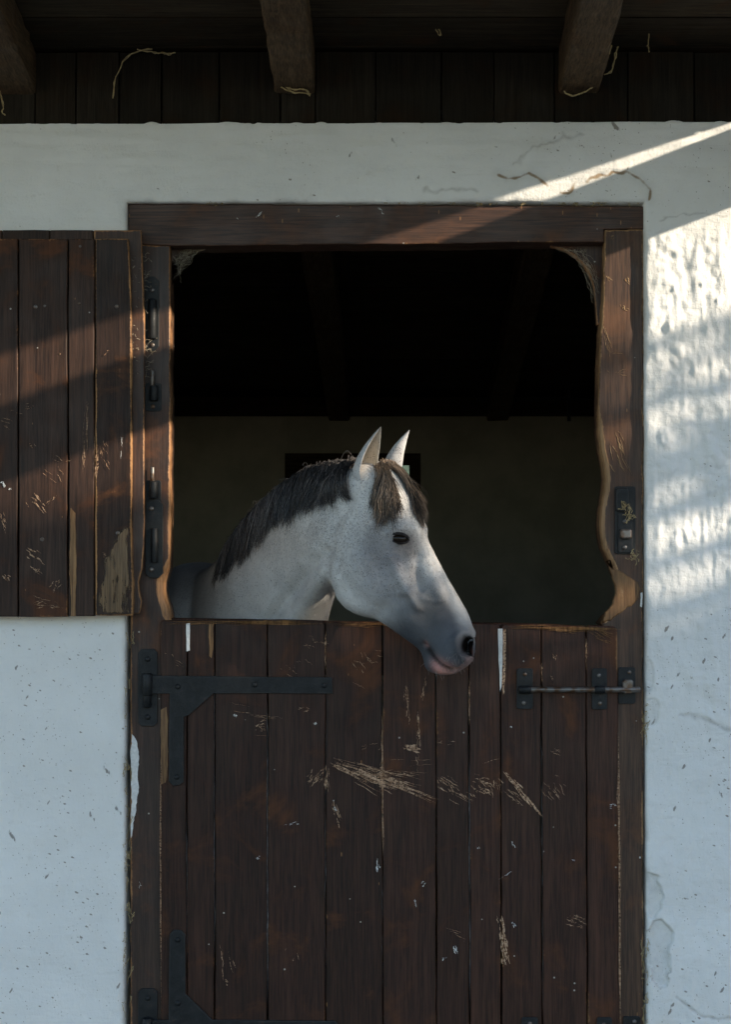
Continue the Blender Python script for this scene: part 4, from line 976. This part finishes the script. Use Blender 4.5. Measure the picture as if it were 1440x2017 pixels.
def m_coat():
    g = G('grey_horse_coat'); v = g.coords(False)
    base = g.attr('coat', 'Color'); fk = g.attr('fleck')
    n0 = g.noise(v, 14, 5, .6); n1 = g.noise(v, 420, 3, .6); n2 = g.noise(g.vmul(v, (1.6, 1.6, .5)), 260, 3, .6)
    dk = g.mix(1.0, base, (.5, .5, .52), 'MULTIPLY'); col = g.mix(g.ss(n0, .35, .68, 0, .38), base, dk)
    col = g.mix(g.ss(n2, .5, .8, 0, .5), col, dk)
    nv = g.n('TexNoise'); g.set(nv.inputs['Vector'], v); nv.inputs['Scale'].default_value = 120; wv = g.vmul(g.vadd(nv.outputs['Color'], (-.5, -.5, -.5)), (.006, .006, .006))
    for scale, rad, k_ in ((300, .46, .75), (210, .40, .78), (140, .27, .7)):
        vo = g.voro(g.vadd(v, wv), scale)
        sp = g.n('SeparateColor'); g.set(sp.inputs[0], vo.outputs['Color'])
        thr = g.math('SUBTRACT', 1.0, g.math('MULTIPLY', g.math('MULTIPLY', fk, g.ss(n0, .35, .62, .3, 1.)), .75))
        m = g.math('MULTIPLY', g.ss(vo.outputs['Distance'], rad, rad*.45), g.math('GREATER_THAN', sp.outputs[0], thr))
        col = g.mix(g.math('MULTIPLY', m, k_), col, (.085, .075, .075))
    h = g.math('ADD', n2, g.math('MULTIPLY', n1, .6))
    lum = g.n('RGBToBW'); g.set(lum.inputs[0], base); gloss_k = g.ss(lum.outputs[0], .008, .10)  # gloss fades on the blackest coat so the nostril stays dark
    return g.done(col, .62, g.bump(h, .25, .0012), Specular_IOR_Level=g.math('MULTIPLY', gloss_k, .26), Sheen_Weight=g.math('MULTIPLY', gloss_k, .08), Sheen_Roughness=.4)
M['coat'] = m_coat()
horse = tag(empty('horse', (W0[0], W0[1]+.7, .06)), 'flea-bitten grey horse leaning its head out over the half door', 'horse')
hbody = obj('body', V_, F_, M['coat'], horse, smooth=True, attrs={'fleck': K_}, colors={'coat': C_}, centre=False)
BVH = BVHTree.FromPolygons([tuple(p) for p in HV], [tuple(int(i) for i in q) for q in HF])
def hit(px, py):
    d = ray(px, py); d = d/np.linalg.norm(d)
    loc, nor, _, _ = BVH.ray_cast(Vector(CAM), Vector(d)); return np.array(loc), np.array(nor)

# ---- eyes
def m_eye():
    g = G('horse_eye'); v = g.coords(False); n1 = g.noise(v, 60, 3)
    return g.done(g.mix(n1, (.005, .004, .003), (.018, .011, .007)), .16, None, Specular_IOR_Level=.22)
M['eye'] = m_eye(); M['lid'] = plain('eyelid_skin', (.016, .014, .014), (.04, .034, .033), 120, .75, .3, .001, .15)
def make_eye(c, nrm):
    nrm = nrm/np.linalg.norm(nrm); hx = AX[0]*E1+AX[1]*E2; hx = E1*.96+E2*-.10; hx -= nrm*(hx @ nrm); hx /= np.linalg.norm(hx); hz = np.cross(nrm, hx); hz *= np.sign(hz[2])
    n, m = 24, 16; rows = []
    for i in range(m+1):
        a = math.pi*(i+.02)/(m+.04)
        ph = np.linspace(0, 2*np.pi, n, endpoint=False)
        rows.append(c + nrm*math.cos(a)*.0135 + math.sin(a)*(np.cos(ph)[:, None]*hx*.0225+np.sin(ph)[:, None]*hz*.0142))
    v, f = loft_faces(rows); e = obj('eye', v, f, M['eye'], horse, smooth=True)
    lids = []
    for sgn, bulge, lift in ((1, .0120, .0056), (-1, .0098, .0020)):
        x = np.linspace(-1, 1, 25); arc = np.sqrt(np.clip(1-x**2, 0, 1))**.9
        ctr = c + x[:, None]*hx*.0240 + (sgn*arc*bulge-.0005*x)[:, None]*hz + (nrm*(.0045+lift*arc[:, None]))
        rad = (.0014+(.0024 if sgn > 0 else .0014)*arc)
        lids.append(tubes(ctr[None], rad[None], 8))
    v = np.concatenate([a for a, _ in lids]); f = np.concatenate([lids[0][1], lids[1][1]+len(lids[0][0])])
    obj('eyelid', v, f, M['lid'], horse, smooth=True)
c, nn_ = hit(787, 1061)
sn = EN*.93 + E1*.28 + E2*.05
make_eye(c + sn*-.001, sn)
mir = lambda p_: p_ - 2*EN*((p_-H0) @ EN)
def mird(d_): return d_ - 2*EN*(d_ @ EN)
make_eye(mir(c + sn*-.001), mird(sn))

# ---- hair
def hair_mat(name, a, b):
    g = G(name); n1 = g.attr('tint')
    return g.done(g.mix(n1, a, b), .36, None, Specular_IOR_Level=.5)
M['mane'] = hair_mat('mane_hair', (.012, .012, .014), (.26, .22, .20))
M['whisk'] = hair_mat('pale_hair', (.06, .055, .05), (.35, .32, .28))
def push_out(p, off):
    for i in range(len(p)):
        loc, nor, _, dd = BVH.find_nearest(Vector(p[i]), .12)
        if loc is None: continue
        l = np.array(loc); nv = np.array(nor); s_ = (p[i]-l) @ nv
        o = off[i] if np.ndim(off) else off
        if s_ < o: p[i] = p[i] + nv*(o-s_)
    return p
crestpx = np.stack(project(crest), 1)
NEAR = np.array([-.45, -.89, 0])
def mane():
    rg = np.random.default_rng(8); strands = []; rads = []; tint = []
    nclump = 104
    K = 10
    for ci in range(nclump):
        f = (ci+rg.uniform(-.4, .4))/nclump; f = min(max(f, 0), 1)
        i = int(f*(130)); root = crest[i]; tg = crest[min(i+4, 199)]-crest[i]; tg /= np.linalg.norm(tg)
        L = np.interp(f, [0, .1, .5, .85, 1], [.085, .105, .115, .125, .10])*rg.uniform(.72, 1.25)
        lean = rg.normal(.12, .24)                       # along the neck
        tt = np.clip(rg.normal(np.interp(f, [0, .3, 1], [.04, .10, .20]), .12), 0, 1)
        up0 = rg.uniform(.006, .016)
        for _ in range(62):
            r0 = root + tg*rg.normal(0, .006) + NEAR*rg.normal(-.004, .009) + np.array([0, 0, rg.normal(.006, .003)])
            l = L*rg.uniform(.72, 1.08); ln = lean+rg.normal(0, .05); k_ = np.linspace(0, 1, K)
            out = .030*np.sin(np.minimum(k_*1.6, 1)*np.pi/2)
            p = r0 + NEAR*(out+rg.normal(0, .004)*k_+k_*l*.30)[:, None] + np.array([0, 0, 1.])*(up0*np.sin(np.minimum(k_*2.4, 1)*np.pi) - l*np.clip(k_-.12, 0, 1)**1.15)[:, None] + tg*(ln*l*k_**1.4)[:, None]
            p = p + (rg.normal(0, .0010, (K, 3))+rg.normal(0, .0045, 3)*k_[:, None])*k_[:, None]
            p = push_out(p, np.interp(k_, [0, .4, 1], [.005, .011, .003])+abs(rg.normal(0, .003)))
            strands.append(p); rads.append(np.interp(k_, [0, .6, 1], [.0007, .00065, .0002])); tint.append(np.clip(tt+rg.normal(0, .08)+rg.uniform(.3, .9)*(rg.random() < .10), 0, 1))
    # a few loose hairs standing up along the crest
    for _ in range(130):
        i = rg.integers(0, 130); r0 = crest[i]+rg.normal(0, .006, 3); k_ = np.linspace(0, 1, K)
        hgt = rg.uniform(.008, .028)
        p = r0 + np.array([0, 0, 1.])*(hgt*np.sin(k_*np.pi*.8))[:, None] + np.array([rg.normal(0, .02), rg.normal(-.015, .01), 0])*k_[:, None]
        strands.append(p); rads.append(np.full(K, .0006)); tint.append(rg.uniform(.3, .9))
    return strands, rads, tint
def forelock():
    rg = np.random.default_rng(18); strands = []; rads = []; tint = []; K = 12
    # (root px, end px, lateral root, lateral end, count)
    clumps = []
    for _ in range(58):
        u = rg.random()
        if u < .50:  e = (rg.uniform(734, 790), rg.uniform(985, 1032)); we = rg.uniform(.055, .078); wr = rg.uniform(.01, .035); r = (rg.uniform(738, 752), rg.uniform(916, 934))
        else:        e = (rg.uniform(804, 838), rg.uniform(995, 1030)); we = rg.uniform(-.02, .03); wr = rg.uniform(-.03, .01); r = (rg.uniform(750, 772), rg.uniform(910, 922))
        clumps.append((r, e, wr, we))
    for r, e, wr, we in clumps:
        tt = np.clip(rg.normal(.30, .22), 0, 1)
        for _ in range(52):
            a = on_plane(r[0]+rg.normal(0, 3), r[1]+rg.normal(0, 3), wr+rg.normal(0, .004)); b = on_plane(e[0]+rg.normal(0, 4.5), e[1]+rg.normal(0, 10), we+rg.normal(0, .004))
            k_ = np.linspace(0, 1, K); p = a + (b-a)*k_[:, None]
            bow = .010*np.sin(k_*np.pi)*rg.uniform(.8, 1.1)
            nrm_ = (AP[0]*E1+AP[1]*E2)
            p = p + nrm_*bow[:, None] + rg.normal(0, .0013, (K, 3))*k_[:, None]
            p[2:] = push_out(p[2:], np.interp(k_[2:], [0, .5, 1], [.008, .009, .002])+abs(rg.normal(0, .003)))
            strands.append(p); rads.append(np.interp(k_, [0, .6, 1], [.0007, .00065, .0002])); tint.append(np.clip(tt+rg.normal(0, .10)+rg.uniform(.3, .8)*(rg.random() < .12), 0, 1))
    return strands, rads, tint
def hair_obj(name, data, mat, parent):
    st, rd, ti = data; st, rd = np.array(st), np.array(rd)
    v, q = tubes(st, rd, 3); tint = np.repeat(np.array(ti), st.shape[1]*3)
    o = obj(name, v, q, mat, parent, smooth=True, attrs={'tint': tint}); return o
hair_obj('mane', mane(), M['mane'], horse)
M['forelock'] = hair_mat('forelock_hair', (.014, .012, .012), (.32, .235, .17))  # browner than the mane to stand in for sunlit hair
hair_obj('forelock', forelock(), M['forelock'], horse)
def fur(n=110000):
    rg = np.random.default_rng(38); nv = normals(HV, HF); px, py = project(HV)
    fc = HV[HF].mean(1); fn = nv[HF].mean(1); view = (CAM-fc); ok = (fc[:, 1] < .75) & (fc[:, 2] > 1.05) & ((fn*view).sum(1) > -.25*np.linalg.norm(view, axis=1))
    ok &= HC[HF[:, 0], :3].mean(1) > .02; ids = np.nonzero(ok)[0]; ids = rg.choice(ids, n); q = HF[ids]; u, v2 = rg.random(n)[:, None], rg.random(n)[:, None]
    p = (HV[q[:, 0]]*(1-u)+HV[q[:, 1]]*u)*(1-v2)+(HV[q[:, 3]]*(1-u)+HV[q[:, 2]]*u)*v2
    nn = fn[ids]; t_, d_, w_ = hcoord(p)
    fl = (AX[0]*E1+AX[1]*E2)*sstep(t_, -.02, .06)[:, None]*(p[:, 1] < .1)[:, None] + np.array([-.35, .25, -.85])*(1-sstep(t_, -.02, .06)*(p[:, 1] < .1))[:, None] + rg.normal(0, .22, (n, 3))
    fl -= nn*(fl*nn).sum(1)[:, None]; fl /= np.linalg.norm(fl, axis=1)[:, None]; sd = np.cross(fl, nn)
    L = (rg.uniform(.004, .010, n)*np.where(t_/T1 > .7, .5, 1))[:, None]; wd = .00034
    a = p-sd*wd-nn*.0004; b = p+sd*wd-nn*.0004; m1 = p+fl*L*.55+nn*L*.16-sd*wd*.8; m2 = p+fl*L*.55+nn*L*.16+sd*wd*.8; tip = p+fl*L+nn*L*.20
    V = np.stack([a, b, m2, tip, m1], 1).reshape(-1, 3); k = np.arange(n)*5
    F = np.concatenate([np.stack([k, k+1, k+2, k+4], -1), np.stack([k+4, k+2, k+3, k+3], -1)])
    F1 = np.stack([k, k+1, k+2, k+4], -1)
    tip4 = np.stack([a, b, tip+sd*wd*.15, tip-sd*wd*.15], 1).reshape(-1, 3)
    c = HC[q[:, 0]]*1.0; c[:, :3] *= (rg.uniform(.82, 1.14, n)*np.where(rg.random(n) < HK[q[:, 0]]*.07, .4, 1))[:, None]; c[:, 3] = 1
    V = np.stack([a, b, m2, m1, tip+sd*wd*.2, tip-sd*wd*.2], 1).reshape(-1, 3); k = np.arange(n)*6
    F = np.concatenate([np.stack([k, k+1, k+2, k+3], -1), np.stack([k+3, k+2, k+4, k+5], -1)])
    return V, F, np.repeat(c, 6, 0)
g = G('short_coat_hair'); M['fur'] = g.done(g.attr('coat', 'Color'), .5, None, Specular_IOR_Level=.35)
fv, ff, fcol = fur(); o = obj('coat_hair', fv, ff, M['fur'], horse, colors={'coat': fcol}); o['kind'] = 'stuff'
def whiskers():
    rg = np.random.default_rng(28); st = []; rd = []; ti = []; K = 6
    for _ in range(110):
        x, y_ = (rg.uniform(880, 938), rg.uniform(1285, 1322)) if rg.random() < .6 else (rg.uniform(832, 880), rg.uniform(1295, 1328))
        d = ray(x, y_); d = d/np.linalg.norm(d); loc, nor, _, _ = BVH.ray_cast(Vector(CAM), Vector(d))
        if loc is None or loc[1] > -.05: continue
        l = np.array(loc); nv = np.array(nor); L = rg.uniform(.004, .018)
        dirv = nv*.7 + np.array([rg.normal(.15, .3), rg.normal(0, .2), rg.normal(-.45, .25)]); dirv /= np.linalg.norm(dirv); k_ = np.linspace(0, 1, K)
        st.append(l + dirv*(L*k_)[:, None] + np.array([0, 0, -1])*(L*.25*k_**2)[:, None]); rd.append(np.interp(k_, [0, 1], [.0003, .0001])); ti.append(rg.random())
    return st, rd, ti
hair_obj('whisker', whiskers(), M['whisk'], horse)['kind'] = 'stuff'

# ------------------------------------------------------------------ cobwebs and hay
def strings(name, lines, r, mat, label, seed=3, wob=.004):
    rg = np.random.default_rng(seed); st = []; rd = []
    for ln in lines:
        p = spline([P(*q) for q in ln], 14); p[1:-1] += rg.normal(0, wob, (12, 3))*np.array([1, .4, 1]); st.append(p); rd.append(np.full(14, r)*rg.uniform(.5, 1.3, 14))
    v, q = tubes(np.array(st), np.array(rd), 4); return tag(obj(name, v, q, mat, smooth=True), label, 'cobweb', kind='stuff')
rg = np.random.default_rng(77); L_ = []
for _ in range(30):
    y0 = rg.uniform(490, 740); x0 = rg.uniform(259, 275); x1 = x0+rg.uniform(15, 45); L_.append([(x0, y0, YS+.022), ((x0+x1)/2, y0+rg.uniform(-4, 14), .002), (x1, y0+rg.uniform(-8, 8), YJ-.003)])
strings('cobweb', L_, .00055, M['web'], 'dusty cobweb strands strung between the shutter edge and its jamb', 3, .0025)
L_ = []
for _ in range(26):
    a = rg.uniform(0, 1.5); L_.append([(338+rg.uniform(0, 20), 500+rg.uniform(0, 60), .07), (345+rg.uniform(0, 30), 495+rg.uniform(0, 30), .066), (360+rg.uniform(0, 50), 487+rg.uniform(0, 8), .07)])
for _ in range(16):
    L_.append([(1090+rg.uniform(0, 70), 487+rg.uniform(0, 8), .07), (1140+rg.uniform(0, 25), 500+rg.uniform(0, 30), .062), (1168+rg.uniform(0, 14), 530+rg.uniform(0, 80), .07)])
strings('cobweb', L_, .0003, M['web'], 'fine cobwebs in the rounded upper corners of the door opening', 4, .003)
L_ = [[(548, 168, .01), (560, 176, .0), (580, 182, .0), (612, 186, .01)], [(556, 165, .01), (575, 178, .0), (600, 176, .0), (610, 190, .01)], [(540, 108, -.05), (548, 125, -.05), (545, 140, -.05), (552, 150, -.05)],
      [(222, 195, .02), (230, 150, .02), (255, 110, .02), (300, 98, .02)], [(270, 98, .02), (300, 104, .02), (330, 107, .02), (345, 104, .02)], [(25, 10, -.1), (60, 30, -.1), (80, 20, -.1), (84, 8, -.1)], [(60, 130, .0), (50, 90, -.02), (40, 60, -.05), (22, 30, -.08)],
      [(1278, 0, -.05), (1279, 60, -.05), (1277, 90, -.05), (1279, 104, -.05)], [(1110, 180, .01), (1125, 190, .0), (1150, 183, .0), (1168, 172, .0)], [(1165, 176, .0), (1175, 150, -.03), (1190, 130, -.03), (1205, 90, -.06)], [(1190, 148, -.03), (1205, 140, -.03), (1212, 110, -.05), (1218, 92, -.06)],
      [(1162, 143, -.03), (1172, 147, -.03), (1182, 142, -.03), (1188, 130, -.03)], [(205, 30, -.1), (200, 40, -.1), (210, 10, -.1), (216, 0, -.1)], [(0, 180, .0), (6, 210, .02), (4, 220, .02), (10, 228, .02)],
      [(855, 50, -.08), (862, 65, -.08), (868, 70, -.08), (860, 48, -.08)], [(1090, 10, -.12), (1102, 22, -.12), (1108, 26, -.12), (1100, 34, -.12)], [(590, 90, -.05), (608, 75, -.06), (615, 50, -.08), (625, 5, -.1)]]
strings('cobweb', [[(a, b, c-.01) for a, b, c in l] for l in L_]*2, .0016, M['hay'], 'dusty cobweb strings and hay hanging from the eave rafters', 5, .0014)
L_ = []
for _ in range(60):
    x0 = rg.uniform(760, 1265) if rg.random() < .75 else rg.uniform(255, 560); y0 = rg.uniform(392, 404); a = rg.uniform(-14, 14); L_.append([(x0, y0, .012), (x0+a*.4, y0+rg.uniform(-3, 2), .010), (x0+a, y0+rg.uniform(-2, 6), .012)])
for _ in range(36):
    y0 = rg.uniform(1225, 2010); x0 = rg.uniform(243, 257); L_.append([(x0, y0, .006), (x0+rg.uniform(-8, 8), y0+rg.uniform(-20, 20), .002), (x0+rg.uniform(-10, 10), y0+rg.uniform(-30, 30), .006)])
for _ in range(26):
    y0 = rg.choice([rg.uniform(1390, 1450), rg.uniform(1850, 2000)]); x0 = rg.uniform(1262, 1282); L_.append([(x0, y0, .006), (x0+rg.uniform(-8, 8), y0+rg.uniform(-15, 15), .002), (x0+rg.uniform(-9, 9), y0+rg.uniform(-30, 30), .006)])
for x0, y0 in ((1225, 990), (1240, 1020), (1238, 1000), (1244, 1088)):
    for _ in range(5): L_.append([(x0, y0, YJ-.02), (x0+rg.uniform(-8, 12), y0+rg.uniform(-6, 14), YJ-.024), (x0+rg.uniform(-12, 18), y0+rg.uniform(-8, 26), YJ-.02)])
o = strings('hay_wisps', L_, .0007, M['hay'], 'loose wisps of hay and dusty bits caught round the door frame', 6, .002); o['category'] = 'hay'

# ------------------------------------------------------------------ trees across the yard, towards the sun
HP = np.array([-SUN[1], SUN[0], 0]); HP /= np.linalg.norm(HP)      # across the sunlight
if HP[0] < 0: HP = -HP
def tree(name, label, foot, height, crowns, nleaf, lsize, seed, boughs=()):
    rg = np.random.default_rng(seed); t = tag(empty(name, foot), label, 'tree', 'trees across the yard')
    foot = np.array(foot); K = 10; k_ = np.linspace(0, 1, K)
    st = [foot + np.array([0, 0, 1])*(height*.9*k_)[:, None] + rg.normal(0, .05, (K, 3))*k_[:, None]]; rd = [np.interp(k_, [0, .1, 1], [.24, .17, .03])*min(1, height/5)]
    L = []
    for c, r in crowns:
        c = np.array(c); r = np.array(r)
        for _ in range(12):
            e = c + rg.normal(0, .45, 3)*r; s0 = foot + np.array([0, 0, rg.uniform(.3, .85)*e[2]]); st.append(s0+(e-s0)*k_[:, None]+np.array([0, 0, 1])*(np.sin(k_*np.pi)*.2)[:, None]); rd.append(np.interp(k_, [0, 1], [.05, .012]))
        q = rg.normal(size=(nleaf, 3)); q /= np.linalg.norm(q, axis=1)[:, None]; q *= (rg.random(nleaf)**.45)[:, None]; L.append(c+q*r)
    for a, b, n in boughs:
        a, b = np.array(a), np.array(b); st.append(a+(b-a)*k_[:, None]); rd.append(np.interp(k_, [0, 1], [.035, .012]))
        u = rg.random(n)**.8; L.append(a+(b-a)*u[:, None]+rg.normal(0, 1, (n, 3))*np.array([.16, .16, .035])*(lsize/.12)**.5)
    v, q = tubes(np.array(st), np.array(rd), 7, (.9, .1, .05)); obj('trunk', v, q, M['bark'], t, smooth=True)
    C = np.concatenate(L); n = len(C); a = rg.normal(size=(n, 3)); a /= np.linalg.norm(a, axis=1)[:, None]; b = np.cross(a, rg.normal(size=(n, 3))); b /= np.linalg.norm(b, axis=1)[:, None]
    sz = lsize*rg.uniform(.6, 1.3, n)[:, None]
    v = np.stack([C-a*sz, C-b*sz*.45, C+a*sz, C+b*sz*.45], 1).reshape(-1, 3); q = np.arange(4*n).reshape(n, 4)
    obj('crown', v, q, M['leaf'], t)
def at_ray(px, py, dist): return P(px, py, 0)+SUN*dist
def tr(h, dist, top):                              # a spot h metres across the light, dist away
    p = at_ray(1440, 1250, dist)+HP*h; return p, p[2]+top
for i, (h, dist, r, lab) in enumerate(((-4.2, 14.5, 2.2, 'leafy tree with the smaller crown in the row across the yard'), (-.55, 15.5, 2.8, 'tall flat-topped leafy tree in the middle of the row across the yard'), (3.4, 14.0, 2.2, 'leafy tree at the gate end of the row across the yard'))):
    p, top = tr(h, dist, -.05)
    foot = (p[0], p[1], 0); cs = [((p[0], p[1], top-1.1), (r, r, 1.1)), ((p[0], p[1], top-.9), (r*.7, r*.7, .8)), ((p[0]-HP[0]*1.0, p[1]-HP[1]*1.0, top-2.2), (r*.9, r*.9, 1.9)), ((p[0], p[1], top-3.4), (r*1.15, r*1.15, 2.0)), ((p[0], p[1], 1.9), (r*1.1, r*1.1, 1.6))]
    bo = []
    if i == 1:
        c0 = at_ray(-350, 1520, dist); cs.append((tuple(c0), (.42, .42, .46)))  # extra clump added to shade the lower left wall
    tree('yard_tree', lab, foot, top-.3, cs, 5200, .12, 40+i, bo)

# a slender tree closer to the stable, beyond the picture's edge: its level boughs stripe the sunlight
DB = 6.0; p = at_ray(1440, 900, DB)+HP*1.9; bo = []
for py_, n in ((648, 230), (768, 120), (880, 230), (1000, 120), (1080, 150), (1160, 150)):
    c0 = at_ray(1440, py_, DB); bo.append((c0+HP*1.8+np.array([0, 0, .10]), c0-HP*1.15+np.array([0, 0, rr.uniform(-.05, .02)]), n))
top = at_ray(1440, 600, DB)[2]
tree('yard_tree', 'slender tree with level boughs standing close beside the stable canopy', (p[0], p[1], 0), top+.6, [((p[0]+HP[0]*.9, p[1]+HP[1]*.9, top+.5), (.7, .7, .8))], 700, .055, 60, bo)
